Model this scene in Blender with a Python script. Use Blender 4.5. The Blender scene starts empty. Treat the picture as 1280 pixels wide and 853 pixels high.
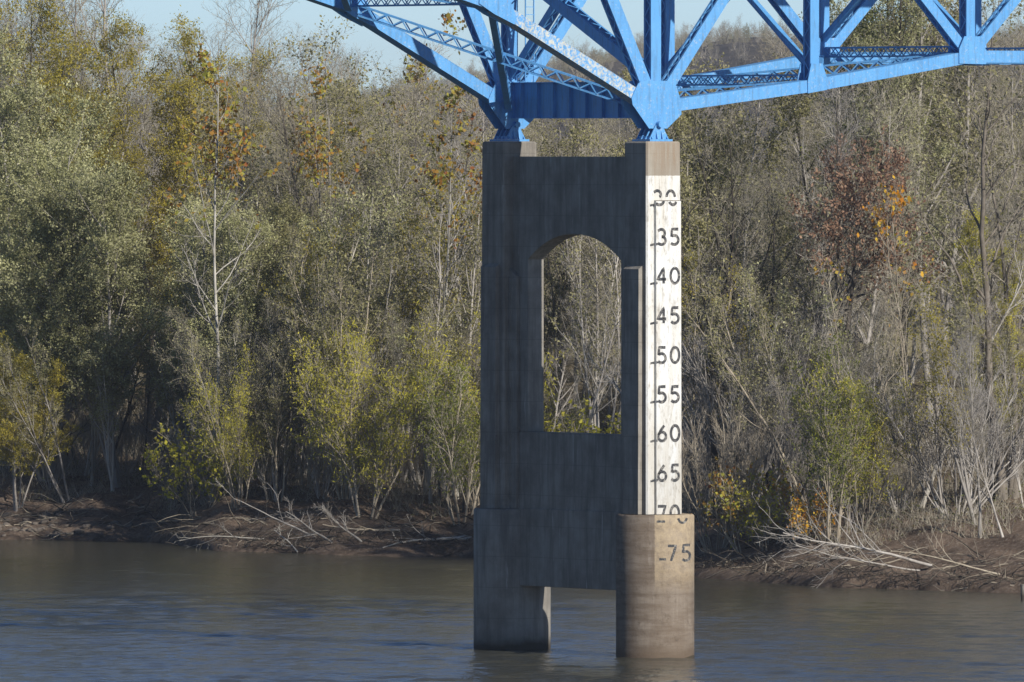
import bpy, math, random
import numpy as np
from mathutils import Vector, Matrix
R = math.radians
random.seed(7)
SC = bpy.context.scene
COL = SC.collection

# ------------------------------------------------------------------ camera, sky, sun, exposure
F_PX = 16100.0            # focal length in pixels of the 1280 wide photograph
EYE = 20.0
HOR = 177.0
cam_d = bpy.data.cameras.new('camera')
cam_d.sensor_width = 36.0
cam_d.lens = 36.0 * F_PX / 1280.0
cam_d.shift_y = -(426.5 - HOR) / 1280.0
cam_d.clip_start = 1.0
cam_d.clip_end = 20000.0
cam = bpy.data.objects.new('camera', cam_d)
cam.location = (0, 0, EYE)
cam.rotation_euler = (R(90), 0, 0)
COL.objects.link(cam)
SC.camera = cam

SUN_AZ, SUN_EL = R(39.0), R(28.5)      # azimuth to the right of straight behind the camera
sdir = Vector((math.sin(SUN_AZ) * math.cos(SUN_EL), -math.cos(SUN_AZ) * math.cos(SUN_EL), math.sin(SUN_EL)))
world = bpy.data.worlds.new('World')
SC.world = world
world.use_nodes = True
wn = world.node_tree
bg = wn.nodes['Background']
sky = wn.nodes.new('ShaderNodeTexSky')
sky.sky_type = 'NISHITA'
sky.sun_disc = False
sky.sun_elevation = SUN_EL
sky.sun_rotation = math.atan2(sdir.x, sdir.y)
sky.air_density = 0.6
sky.dust_density = 0.08
sky.ozone_density = 3.6
sky.altitude = 1500
wn.links.new(sky.outputs[0], bg.inputs[0])
bg.inputs[1].default_value = 0.092

sun_d = bpy.data.lights.new('sun', 'SUN')
sun_d.energy = 5.0
sun_d.angle = R(0.5)
sun_d.color = (1.0, 0.945, 0.86)
sun = bpy.data.objects.new('sun', sun_d)
sun.rotation_euler = sdir.to_track_quat('Z', 'Y').to_euler()
COL.objects.link(sun)

SC.view_settings.view_transform = 'Standard'
SC.view_settings.look = 'None'
SC.view_settings.exposure = 0.12
SC.view_settings.gamma = 1.0
HAZE = 0.00006
SC.cycles.max_bounces = 6
SC.cycles.transparent_max_bounces = 4

# ------------------------------------------------------------------ helpers
def tag(o, label=None, cat=None, group=None, kind=None):
    if label: o['label'] = label
    if cat: o['category'] = cat
    if group: o['group'] = group
    if kind: o['kind'] = kind
    return o

def empty(name, loc=(0, 0, 0), rz=0.0):
    o = bpy.data.objects.new(name, None)
    o.location = loc
    o.rotation_euler = (0, 0, rz)
    o.empty_display_size = 0.5
    COL.objects.link(o)
    return o

def link(name, me, parent=None):
    o = bpy.data.objects.new(name, me)
    COL.objects.link(o)
    if parent: o.parent = parent
    return o

def mesh_np(name, V, polys, mats=(), smooth=False):
    """polys: list of (faces array (n,k), material index)"""
    me = bpy.data.meshes.new(name)
    V = np.asarray(V, dtype=np.float32)
    me.vertices.add(len(V))
    me.vertices.foreach_set('co', V.ravel())
    nl = sum(f.size for f, _ in polys)
    nf = sum(len(f) for f, _ in polys)
    me.loops.add(nl)
    me.polygons.add(nf)
    me.loops.foreach_set('vertex_index', np.concatenate([f.ravel() for f, _ in polys]).astype(np.int32))
    tot = np.concatenate([np.full(len(f), f.shape[1], dtype=np.int32) for f, _ in polys])
    st = np.zeros(nf, dtype=np.int32)
    st[1:] = np.cumsum(tot)[:-1]
    me.polygons.foreach_set('loop_start', st)
    me.polygons.foreach_set('loop_total', tot)
    mi = np.concatenate([np.full(len(f), m, dtype=np.int32) for f, m in polys])
    me.polygons.foreach_set('material_index', mi)
    if smooth: me.polygons.foreach_set('use_smooth', np.ones(nf, dtype=bool))
    for m in mats: me.materials.append(m)
    me.update(calc_edges=True)
    return me

class MB:
    """collects boxes, bars and prisms in one frame and links them as one mesh"""
    def __init__(s): s.v = []; s.f = []; s.m = []
    def add(s, vs, fs, m=0):
        o = len(s.v)
        s.v += [tuple(v) for v in vs]
        for f in fs:
            s.f.append(tuple(i + o for i in f)); s.m.append(m)
    def hexa(s, c, a, b, d, m=0):
        """box at centre c with half vectors a, b, d"""
        c, a, b, d = Vector(c), Vector(a), Vector(b), Vector(d)
        vs = [c + a * i + b * j + d * k for k in (-1, 1) for j in (-1, 1) for i in (-1, 1)]
        fs = [(0, 2, 3, 1), (4, 5, 7, 6), (0, 1, 5, 4), (2, 6, 7, 3), (0, 4, 6, 2), (1, 3, 7, 5)]
        if a.cross(b).dot(d) < 0: fs = [f[::-1] for f in fs]
        s.add(vs, fs, m)
    def bar(s, p, q, w, n, t, m=0):
        """flat bar from p to q, width w, thickness t along n"""
        p, q, n = Vector(p), Vector(q), Vector(n).normalized()
        ax = (q - p) * 0.5
        sd = ax.cross(n).normalized() * (w * 0.5)
        s.hexa((p + q) * 0.5, ax, sd, n * (t * 0.5), m)
    def prism(s, poly, fn, h0, h1, m=0, mtop=None):
        """poly of 2d points, fn(a, b, h) gives the point"""
        n = len(poly)
        vs = [fn(a, b, h0) for a, b in poly] + [fn(a, b, h1) for a, b in poly]
        s.add(vs, [tuple(range(n - 1, -1, -1)), tuple(range(n, 2 * n))] + [(i, (i + 1) % n, n + (i + 1) % n, n + i) for i in range(n)], m)
    def build(s, name, mat, parent=None, smooth=False, bevel=0.0):
        me = bpy.data.meshes.new(name)
        me.from_pydata(s.v, [], s.f)
        for x in (mat if isinstance(mat, (list, tuple)) else [mat]): me.materials.append(x)
        if any(s.m): me.polygons.foreach_set('material_index', s.m)
        if smooth: me.polygons.foreach_set('use_smooth', [True] * len(s.f))
        me.update()
        import bmesh
        bm = bmesh.new(); bm.from_mesh(me)
        bmesh.ops.recalc_face_normals(bm, faces=bm.faces)
        bm.to_mesh(me); bm.free()
        o = link(name, me, parent)
        if bevel:
            b = o.modifiers.new('bevel', 'BEVEL'); b.width = bevel; b.segments = 2; b.limit_method = 'ANGLE'
        return o

def px2w(px, Y): return (px - 640.0) * Y / F_PX
def py2z(py, Y): return EYE - (py - HOR) * Y / F_PX

# ------------------------------------------------------------------ materials
def newmat(name):
    m = bpy.data.materials.new(name); m.use_nodes = True
    nt = m.node_tree
    return m, nt, nt.nodes, nt.links, nt.nodes['Principled BSDF']

def ramp(ns, stops):
    r = ns.new('ShaderNodeValToRGB')
    e = r.color_ramp.elements
    while len(e) < len(stops): e.new(0.5)
    for i, (p, c) in enumerate(stops):
        e[i].position = p
        e[i].color = (c[0], c[1], c[2], 1) if isinstance(c, (tuple, list)) else (c, c, c, 1)
    return r

def noise(ns, ls, scale, detail=4, rough=0.55, vec=None, sc=None, dist=0):
    n = ns.new('ShaderNodeTexNoise')
    n.inputs['Scale'].default_value = scale
    n.inputs['Detail'].default_value = detail
    n.inputs['Roughness'].default_value = rough
    n.inputs['Distortion'].default_value = dist
    if vec is not None:
        if sc:
            mp = ns.new('ShaderNodeMapping'); mp.inputs['Scale'].default_value = sc
            ls.new(vec, mp.inputs['Vector']); vec = mp.outputs[0]
        ls.new(vec, n.inputs['Vector'])
    return n

def mix(ns, ls, fac, a, b, mode='MIX'):
    m = ns.new('ShaderNodeMix'); m.data_type = 'RGBA'; m.blend_type = mode
    for s, i in ((fac, 0), (a, 6), (b, 7)):
        if hasattr(s, 'links'): ls.new(s, m.inputs[i])
        elif i == 0: m.inputs[0].default_value = s
        else: m.inputs[i].default_value = (*s, 1)
    return m.outputs[2]

def math_n(ns, ls, op, a, b=None, c=None, clamp=False):
    m = ns.new('ShaderNodeMath'); m.operation = op; m.use_clamp = clamp
    for i, s in enumerate((a, b, c)):
        if s is None: continue
        if hasattr(s, 'links'): ls.new(s, m.inputs[i])
        else: m.inputs[i].default_value = s
    return m.outputs[0]

def bump(ns, ls, h, strength, dist, bsdf):
    b = ns.new('ShaderNodeBump'); b.inputs['Strength'].default_value = strength; b.inputs['Distance'].default_value = dist
    ls.new(h, b.inputs['Height']); ls.new(b.outputs[0], bsdf.inputs['Normal'])

def mat_concrete(name, painted=None, base=(0.31, 0.29, 0.255), dark=(0.17, 0.155, 0.135)):
    m, nt, ns, ls, bs = newmat(name)
    g = ns.new('ShaderNodeNewGeometry').outputs['Position']
    n1 = noise(ns, ls, 0.9, 6, 0.6, g)
    n2 = noise(ns, ls, 1.0, 5, 0.65, g, (3.0, 3.0, 0.28))
    n3 = noise(ns, ls, 14, 4, 0.6, g)
    c = mix(ns, ls, ramp_out(ns, ls, n1.outputs[0], [(0.38, 0.0), (0.66, 1.0)]), base, dark)
    c = mix(ns, ls, ramp_out(ns, ls, n2.outputs[0], [(0.46, 0.0), (0.66, 0.7)]), c, (0.10, 0.09, 0.08))
    c = mix(ns, ls, math_n(ns, ls, 'MULTIPLY', n3.outputs[0], 0.35), c, (0.36, 0.33, 0.28))
    n6 = noise(ns, ls, 1.0, 6, 0.7, g, (4.5, 4.5, 0.16))
    c = mix(ns, ls, ramp_out(ns, ls, n6.outputs[0], [(0.46, 0.0), (0.68, 0.30)]), c, (0.10, 0.092, 0.082))
    n7 = noise(ns, ls, 1.0, 6, 0.7, g, (4.5, 4.5, 0.30), 0.3)
    c = mix(ns, ls, ramp_out(ns, ls, n7.outputs[0], [(0.61, 0.0), (0.68, 0.7)]), c, (0.46, 0.44, 0.40))
    n8 = noise(ns, ls, 2.6, 8, 0.8, g)
    c = mix(ns, ls, ramp_out(ns, ls, n8.outputs[0], [(0.66, 0.0), (0.69, 0.7)]), c, (0.07, 0.06, 0.05))
    sep = ns.new('ShaderNodeSeparateXYZ'); ls.new(g, sep.inputs[0])
    z = sep.outputs['Z']
    # pour lines: faint joints every 1.22 m
    w = math_n(ns, ls, 'FRACT', math_n(ns, ls, 'DIVIDE', z, 1.22))
    jl = ramp_out(ns, ls, w, [(0.0, 0.45), (0.03, 0.0)])
    c = mix(ns, ls, jl, c, (0.10, 0.09, 0.08))
    # damp dark band near the water line and light drift marks above it
    nz = math_n(ns, ls, 'MULTIPLY_ADD', n1.outputs[0], 0.9, z)
    wet = ramp_out(ns, ls, math_n(ns, ls, 'DIVIDE', nz, 3.0), [(0.20, 0.92), (0.30, 0.25), (0.42, 0.0)])
    c = mix(ns, ls, wet, c, (0.045, 0.038, 0.028))
    if painted == 'gauge':
        zz = math_n(ns, ls, 'MULTIPLY_ADD', n3.outputs[0], 0.06, z)
        edge = math_n(ns, ls, 'LESS_THAN', zz, 18.70)
        n4 = noise(ns, ls, 2.2, 7, 0.7, g, (1.4, 1.4, 0.6))
        n5 = noise(ns, ls, 9.0, 5, 0.7, g, (1, 1, 0.25))
        keep = math_n(ns, ls, 'MULTIPLY', ramp_out(ns, ls, n4.outputs[0], [(0.28, 0.15), (0.46, 1.0)]), ramp_out(ns, ls, n5.outputs[0], [(0.32, 0.3), (0.47, 1.0)]))
        low = ramp_out(ns, ls, math_n(ns, ls, 'DIVIDE', z, 20.0), [(0.28, 0.55), (0.55, 1.0)])
        keep = math_n(ns, ls, 'MULTIPLY', math_n(ns, ls, 'MULTIPLY', keep, edge), low)
        paint = mix(ns, ls, ramp_out(ns, ls, n2.outputs[0], [(0.35, 0.0), (0.7, 0.8)]), (0.74, 0.755, 0.75), (0.54, 0.50, 0.42))
        # rust run from the bearing
        rust = math_n(ns, ls, 'MULTIPLY', ramp_out(ns, ls, n2.outputs[0], [(0.42, 0.0), (0.66, 0.55)]), ramp_out(ns, ls, math_n(ns, ls, 'DIVIDE', z, 22.0), [(0.83, 0.0), (0.88, 1.0)]))
        c = mix(ns, ls, 0.45, c, (0.40, 0.36, 0.29))
        c = mix(ns, ls, rust, c, (0.27, 0.18, 0.11))
        c = mix(ns, ls, keep, c, paint)
    if painted == 'drum':
        # faded pale paint on the outer right side of the drum, above the high water mark
        tc = ns.new('ShaderNodeTexCoord').outputs['Object']
        so = ns.new('ShaderNodeSeparateXYZ'); ls.new(tc, so.inputs[0])
        lat = math_n(ns, ls, 'MULTIPLY_ADD', n3.outputs[0], 0.03, so.outputs['X'])
        a = math_n(ns, ls, 'GREATER_THAN', lat, DRUM_EDGE)
        zz = math_n(ns, ls, 'MULTIPLY_ADD', n1.outputs[0], 0.7, z)
        b = ramp_out(ns, ls, math_n(ns, ls, 'DIVIDE', zz, 6.0), [(0.47, 0.0), (0.60, 0.55), (0.95, 0.85)])
        n4 = noise(ns, ls, 3.5, 8, 0.8, g)
        keep = math_n(ns, ls, 'MULTIPLY', math_n(ns, ls, 'MULTIPLY', a, b), ramp_out(ns, ls, n4.outputs[0], [(0.33, 0.15), (0.58, 1.0)]))
        nb = noise(ns, ls, 1.0, 6, 0.7, g, (0.5, 0.5, 3.2))
        c = mix(ns, ls, 0.55, c, (0.20, 0.145, 0.10))
        c = mix(ns, ls, ramp_out(ns, ls, nb.outputs[0], [(0.42, 0.0), (0.62, 0.7)]), c, (0.12, 0.088, 0.062))
        c = mix(ns, ls, ramp_out(ns, ls, n8.outputs[0], [(0.54, 0.0), (0.62, 0.5)]), c, (0.09, 0.068, 0.05))
        c = mix(ns, ls, keep, c, (0.44, 0.35, 0.23))
    ls.new(c, bs.inputs['Base Color'])
    bs.inputs['Roughness'].default_value = 0.9
    bs.inputs['Specular IOR Level'].default_value = 0.2
    board = math_n(ns, ls, 'FRACT', math_n(ns, ls, 'DIVIDE', z, 0.203))
    bl = ramp_out(ns, ls, board, [(0.0, 1.0), (0.12, 0.0)])
    bump(ns, ls, math_n(ns, ls, 'ADD', math_n(ns, ls, 'MULTIPLY', bl, -0.12), math_n(ns, ls, 'ADD', n3.outputs[0], n8.outputs[0])), 0.5, 0.015, bs)
    return m

def ramp_out(ns, ls, fac, stops):
    r = ramp(ns, stops); ls.new(fac, r.inputs[0]); return r.outputs[0]

def mat_steel(name, wear, col=(0.085, 0.325, 0.67)):
    m, nt, ns, ls, bs = newmat(name)
    g = ns.new('ShaderNodeNewGeometry').outputs['Position']
    n1 = noise(ns, ls, 0.8, 5, 0.6, g)
    n2 = noise(ns, ls, 8.5, 8, 0.8, g)
    n3 = noise(ns, ls, 1.6, 3, 0.5, g)
    c = mix(ns, ls, n1.outputs[0], (col[0] * 0.8, col[1] * 0.85, col[2] * 0.9), (col[0] * 1.5, col[1] * 1.15, col[2] * 1.05))
    # chalky bleached blotches and rust freckles
    thr = 0.66 - 0.16 * wear
    msk = math_n(ns, ls, 'MULTIPLY', ramp_out(ns, ls, n2.outputs[0], [(thr - 0.04, 0.0), (thr + 0.05, 1.0)]), ramp_out(ns, ls, n3.outputs[0], [(0.35, 0.35 + 0.5 * wear), (0.6, 1.0)]))
    c = mix(ns, ls, math_n(ns, ls, 'MULTIPLY', msk, 0.35 + 0.6 * wear, clamp=True), c, (0.60, 0.58, 0.47))
    n4 = noise(ns, ls, 3.1, 8, 0.8, g, (1, 1, 0.5))
    c = mix(ns, ls, ramp_out(ns, ls, n4.outputs[0], [(0.66, 0.0), (0.72, 0.9)]), c, (0.20, 0.09, 0.035))
    n5 = noise(ns, ls, 1.0, 6, 0.75, g, (7, 7, 0.8))
    c = mix(ns, ls, ramp_out(ns, ls, n5.outputs[0], [(0.48, 0.0), (0.68, 0.5)]), c, (0.07, 0.13, 0.20))
    n6 = noise(ns, ls, 1.0, 7, 0.8, g, (10, 10, 1.6))
    c = mix(ns, ls, ramp_out(ns, ls, n6.outputs[0], [(0.62, 0.0), (0.68, 0.85)]), c, (0.24, 0.12, 0.06))
    # rivet rows as small raised dots
    vo = ns.new('ShaderNodeTexVoronoi'); vo.inputs['Scale'].default_value = 8.0; vo.inputs['Randomness'].default_value = 0.15
    ls.new(g, vo.inputs['Vector'])
    rv = ramp_out(ns, ls, vo.outputs['Distance'], [(0.10, 1.0), (0.2, 0.0)])
    c = mix(ns, ls, math_n(ns, ls, 'MULTIPLY', rv, 0.4), c, (0.02, 0.10, 0.30))
    ls.new(c, bs.inputs['Base Color'])
    bs.inputs['Roughness'].default_value = 0.48
    bs.inputs['Specular IOR Level'].default_value = 0.6
    bump(ns, ls, math_n(ns, ls, 'ADD', rv, n2.outputs[0]), 0.35, 0.01, bs)
    return m

def mat_bark(name, a, b, sc=3.0, spec=0.2):
    m, nt, ns, ls, bs = newmat(name)
    g = ns.new('ShaderNodeNewGeometry').outputs['Position']
    n1 = noise(ns, ls, sc, 5, 0.65, g, (1, 1, 0.35))
    oi = ns.new('ShaderNodeObjectInfo').outputs['Random']
    c = mix(ns, ls, ramp_out(ns, ls, n1.outputs[0], [(0.35, 0.0), (0.65, 1.0)]), a, b)
    f = math_n(ns, ls, 'MULTIPLY_ADD', oi, 0.5, 0.75)
    cc = ns.new('ShaderNodeVectorMath'); cc.operation = 'SCALE'
    ls.new(c, cc.inputs[0]); ls.new(f, cc.inputs['Scale'])
    ls.new(cc.outputs[0], bs.inputs['Base Color'])
    bs.inputs['Roughness'].default_value = 0.9
    bs.inputs['Specular IOR Level'].default_value = spec
    return m

def mat_leaf(name, stops, transl=0.35, tint=0.35):
    """per leaf colour from a list, with clumps of its own colour"""
    m, nt, ns, ls, bs = newmat(name)
    ge = ns.new('ShaderNodeNewGeometry')
    n1 = noise(ns, ls, 0.45, 3, 0.5, ge.outputs['Position'])
    oi = ns.new('ShaderNodeObjectInfo').outputs['Random']
    f = math_n(ns, ls, 'MULTIPLY_ADD', ge.outputs['Random Per Island'], 0.6, math_n(ns, ls, 'MULTIPLY_ADD', n1.outputs[0], 0.9, -0.3), clamp=True)
    k = len(stops)
    c = ramp_out(ns, ls, f, [(i / max(1, k - 1), s) for i, s in enumerate(stops)])
    sc = math_n(ns, ls, 'MULTIPLY_ADD', oi, tint, 1.0 - tint / 2)
    cc = ns.new('ShaderNodeVectorMath'); cc.operation = 'SCALE'
    ls.new(c, cc.inputs[0]); ls.new(sc, cc.inputs['Scale'])
    c = cc.outputs[0]
    ls.new(c, bs.inputs['Base Color'])
    bs.inputs['Roughness'].default_value = 0.6
    bs.inputs['Specular IOR Level'].default_value = 0.25
    tr = ns.new('ShaderNodeBsdfTranslucent'); ls.new(c, tr.inputs[0])
    mx = ns.new('ShaderNodeMixShader'); mx.inputs[0].default_value = transl
    ls.new(bs.outputs[0], mx.inputs[1]); ls.new(tr.outputs[0], mx.inputs[2])
    ls.new(mx.outputs[0], ns['Material Output'].inputs[0])
    return m

def mat_plain(name, col, rough=0.8):
    m, nt, ns, ls, bs = newmat(name)
    g = ns.new('ShaderNodeNewGeometry').outputs['Position']
    n = noise(ns, ls, 6, 5, 0.7, g)
    c = mix(ns, ls, n.outputs[0], tuple(x * 0.7 for x in col), tuple(min(1, x * 1.3) for x in col))
    ls.new(c, bs.inputs['Base Color']); bs.inputs['Roughness'].default_value = rough
    return m

DRUM_EDGE = -0.02
M_CONC = mat_concrete('weathered_concrete')
M_GAUGE = mat_concrete('gauge_paint_on_concrete', 'gauge')
M_DRUM = mat_concrete('stained_concrete_drum', 'drum')
M_BLUE = mat_steel('blue_steel', 0.12)
M_WORN = mat_steel('worn_blue_steel', 1.0)
M_MID = mat_steel('chalky_blue_steel', 0.42)
def mat_digit():
    m, nt, ns, ls, bs = newmat('worn_black_marking_paint')
    g = ns.new('ShaderNodeNewGeometry').outputs['Position']
    a = noise(ns, ls, 7, 7, 0.8, g)
    c = mix(ns, ls, ramp_out(ns, ls, a.outputs[0], [(0.50, 0.0), (0.64, 0.75)]), (0.035, 0.037, 0.042), (0.42, 0.39, 0.34))
    ls.new(c, bs.inputs['Base Color']); bs.inputs['Roughness'].default_value = 0.8
    return m
M_LAMP = mat_digit()
B_GREY = mat_bark('grey_bark', (0.25, 0.225, 0.20), (0.44, 0.41, 0.37))
B_DARK = mat_bark('dark_bark', (0.045, 0.038, 0.03), (0.10, 0.085, 0.07))
B_TAN = mat_bark('tan_bark', (0.24, 0.20, 0.15), (0.40, 0.35, 0.27))
B_BROWN = mat_bark('brown_bark', (0.10, 0.085, 0.068), (0.23, 0.20, 0.165))
B_WHITE = mat_bark('white_bark', (0.20, 0.185, 0.16), (0.42, 0.40, 0.355), 2.4)
B_DEAD = mat_bark('bleached_wood', (0.36, 0.33, 0.28), (0.52, 0.49, 0.43))
B_TWIG = mat_bark('twig_bark', (0.22, 0.195, 0.15), (0.38, 0.345, 0.27))
L_SAGE = mat_leaf('sage_leaf', [(0.16, 0.17, 0.06), (0.35, 0.35, 0.155), (0.53, 0.52, 0.28), (0.72, 0.70, 0.46)])
L_OLIVE = mat_leaf('olive_leaf', [(0.13, 0.13, 0.015), (0.28, 0.245, 0.03), (0.42, 0.34, 0.045), (0.48, 0.41, 0.09)])
L_PALE = mat_leaf('pale_straw_leaf', [(0.14, 0.14, 0.05), (0.27, 0.255, 0.11), (0.40, 0.37, 0.18), (0.52, 0.46, 0.26)])
L_YEL = mat_leaf('yellow_green_leaf', [(0.27, 0.28, 0.03), (0.50, 0.47, 0.05), (0.68, 0.61, 0.08), (0.68, 0.55, 0.09)], 0.45)
L_GRN = mat_leaf('green_leaf', [(0.07, 0.10, 0.012), (0.18, 0.21, 0.03), (0.33, 0.34, 0.05), (0.44, 0.42, 0.08)], 0.45)
L_RUST = mat_leaf('rust_leaf', [(0.12, 0.07, 0.045), (0.26, 0.155, 0.10), (0.40, 0.25, 0.165), (0.54, 0.38, 0.26)])
L_ORNG = mat_leaf('orange_leaf', [(0.50, 0.12, 0.015), (0.65, 0.28, 0.02), (0.75, 0.48, 0.04), (0.45, 0.42, 0.06)], 0.4)
L_MIXD = mat_leaf('turning_leaf', [(0.34, 0.10, 0.04), (0.42, 0.24, 0.04), (0.42, 0.40, 0.07), (0.26, 0.30, 0.05)], 0.4)
L_LITTER = mat_leaf('dry_grass_blade', [(0.10, 0.085, 0.03), (0.20, 0.165, 0.07), (0.10, 0.12, 0.03), (0.28, 0.24, 0.13)])

# ------------------------------------------------------------------ the lie of the land
SHX = np.array([-4000, -200, -60, -40, -25.7, -18.5, -14.4, -9, -1.9, 3, 8.5, 14.7, 22.7, 60, 200, 4000], float)
SHY = np.array([760, 700, 655, 650, 647, 645, 629, 624, 619, 603, 591, 577, 570, 556, 520, 420], float)
PD = np.array([-60, -8, -1.5, 0, 1.2, 4, 8, 14, 25, 50, 80, 130, 250, 600, 1100, 2000, 2800, 3400, 6000], float)
PZ = np.array([-3.0, -1.8, -0.5, 0.0, 0.42, 0.8, 1.45, 2.5, 3.1, 5.2, 8.0, 10.5, 14.5, 12, 10, 14, 28, 33, 25], float)
def shore(x): return np.interp(x, SHX, SHY)
def vnoise(x, y, s, seed=0):
    x = np.asarray(x, float) * s + seed * 17.3; y = np.asarray(y, float) * s + seed * 7.7
    xi = np.floor(x).astype(np.int64); yi = np.floor(y).astype(np.int64)
    fx = x - xi; fy = y - yi; fx = fx * fx * (3 - 2 * fx); fy = fy * fy * (3 - 2 * fy)
    def h(a, b):
        n = (a * 374761393 + b * 668265263 + seed * 974711) & 0x7fffffff
        n = ((n ^ (n >> 13)) * 1274126177) & 0x7fffffff
        return ((n ^ (n >> 16)) & 0xffff) / 65535.0
    return (h(xi, yi) * (1 - fx) + h(xi + 1, yi) * fx) * (1 - fy) + (h(xi, yi + 1) * (1 - fx) + h(xi + 1, yi + 1) * fx) * fy
def ground(x, y):
    x = np.asarray(x, float); y = np.asarray(y, float)
    wob = (vnoise(x, y * 0, 0.35, 3) - 0.5) * 2.2 + (vnoise(x, y * 0, 1.1, 4) - 0.5) * 0.9
    d = y - shore(x) + wob
    z = np.interp(d, PD, PZ)
    a = np.clip((d - 0.3) / 3, 0, 1)
    z = z + a * ((vnoise(x, y, 0.25, 1) - 0.5) * 0.7 + (vnoise(x, y, 0.9, 2) - 0.5) * 0.35 + (vnoise(x, y, 2.6, 5) - 0.5) * 0.16)
    z = z + np.clip((d - 1500) / 1200, 0, 1) * (np.clip(x / 60, -1, 1) * 9 + (vnoise(x, y, 0.003, 6) - 0.3) * 14 + (vnoise(x, y, 0.02, 7) - 0.5) * 4)
    return z
def gz(x, y): return float(ground(x, y))

def build_ground():
    xs = np.concatenate([-np.geomspace(40, 4000, 40)[::-1], np.arange(-38, 38.1, 0.4), np.geomspace(40, 4000, 40)])
    ds = np.concatenate([[-140, -60, -30, -12, -6, -3], np.arange(-2, 30, 0.4), np.arange(30, 70, 1.5), np.geomspace(72, 1500, 50), np.arange(1550, 6000, 60)])
    X, Dm = np.meshgrid(xs, ds)
    Y = shore(X) + Dm
    Z = ground(X, Y)
    n, k = X.shape
    V = np.stack([X, Y, Z], -1).reshape(-1, 3)
    i = (np.arange(n - 1)[:, None] * k + np.arange(k - 1)[None, :]).ravel()
    Fq = np.stack([i, i + 1, i + k + 1, i + k], -1)
    m, nt, ns, ls, bs = newmat('river_bank_soil')
    g = ns.new('ShaderNodeNewGeometry').outputs['Position']
    n1 = noise(ns, ls, 0.8, 6, 0.65, g)
    n2 = noise(ns, ls, 7.0, 6, 0.75, g)
    n3 = noise(ns, ls, 0.12, 3, 0.5, g)
    c = mix(ns, ls, ramp_out(ns, ls, n1.outputs[0], [(0.35, 0.0), (0.65, 1.0)]), (0.085, 0.058, 0.042), (0.20, 0.145, 0.105))
    c = mix(ns, ls, ramp_out(ns, ls, n2.outputs[0], [(0.5, 0.0), (0.68, 0.9)]), c, (0.30, 0.25, 0.20))
    sp = ns.new('ShaderNodeSeparateXYZ'); ls.new(g, sp.inputs[0])
    # leaf litter and grass higher up, dry meadow further up
    hz = math_n(ns, ls, 'MULTIPLY_ADD', n1.outputs[0], 1.5, sp.outputs['Z'])
    c = mix(ns, ls, ramp_out(ns, ls, math_n(ns, ls, 'DIVIDE', hz, 10), [(0.35, 0.0), (0.6, 0.7)]), c, mix(ns, ls, n2.outputs[0], (0.09, 0.08, 0.03), (0.22, 0.17, 0.085)))
    c = mix(ns, ls, ramp_out(ns, ls, math_n(ns, ls, 'DIVIDE', hz, 20), [(0.45, 0.0), (0.5, 1.0)]), c, mix(ns, ls, n2.outputs[0], (0.26, 0.22, 0.12), (0.42, 0.37, 0.22)))
    # wet mud rim
    c = mix(ns, ls, ramp_out(ns, ls, math_n(ns, ls, 'DIVIDE', hz, 3), [(0.15, 0.85), (0.36, 0.0)]), c, (0.05, 0.036, 0.026))
    # the far wooded hills
    far = ramp_out(ns, ls, math_n(ns, ls, 'DIVIDE', sp.outputs['Y'], 3000), [(0.40, 0.0), (0.45, 1.0)])
    nf = noise(ns, ls, 0.06, 6, 0.8, g, (1, 0.3, 3))
    c = mix(ns, ls, far, c, mix(ns, ls, ramp_out(ns, ls, nf.outputs[0], [(0.4, 0.0), (0.6, 1.0)]), (0.045, 0.04, 0.035), (0.12, 0.10, 0.08)))
    ls.new(c, bs.inputs['Base Color']); bs.inputs['Roughness'].default_value = 0.95
    bs.inputs['Specular IOR Level'].default_value = 0.15
    bump(ns, ls, math_n(ns, ls, 'ADD', n2.outputs[0], n1.outputs[0]), 0.9, 0.12, bs)
    o = link('ground', mesh_np('ground', V, [(Fq, 0)], [m], True))
    tag(o, 'brown muddy river bank rising to wooded ground', None, None, 'structure')
build_ground()

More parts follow.
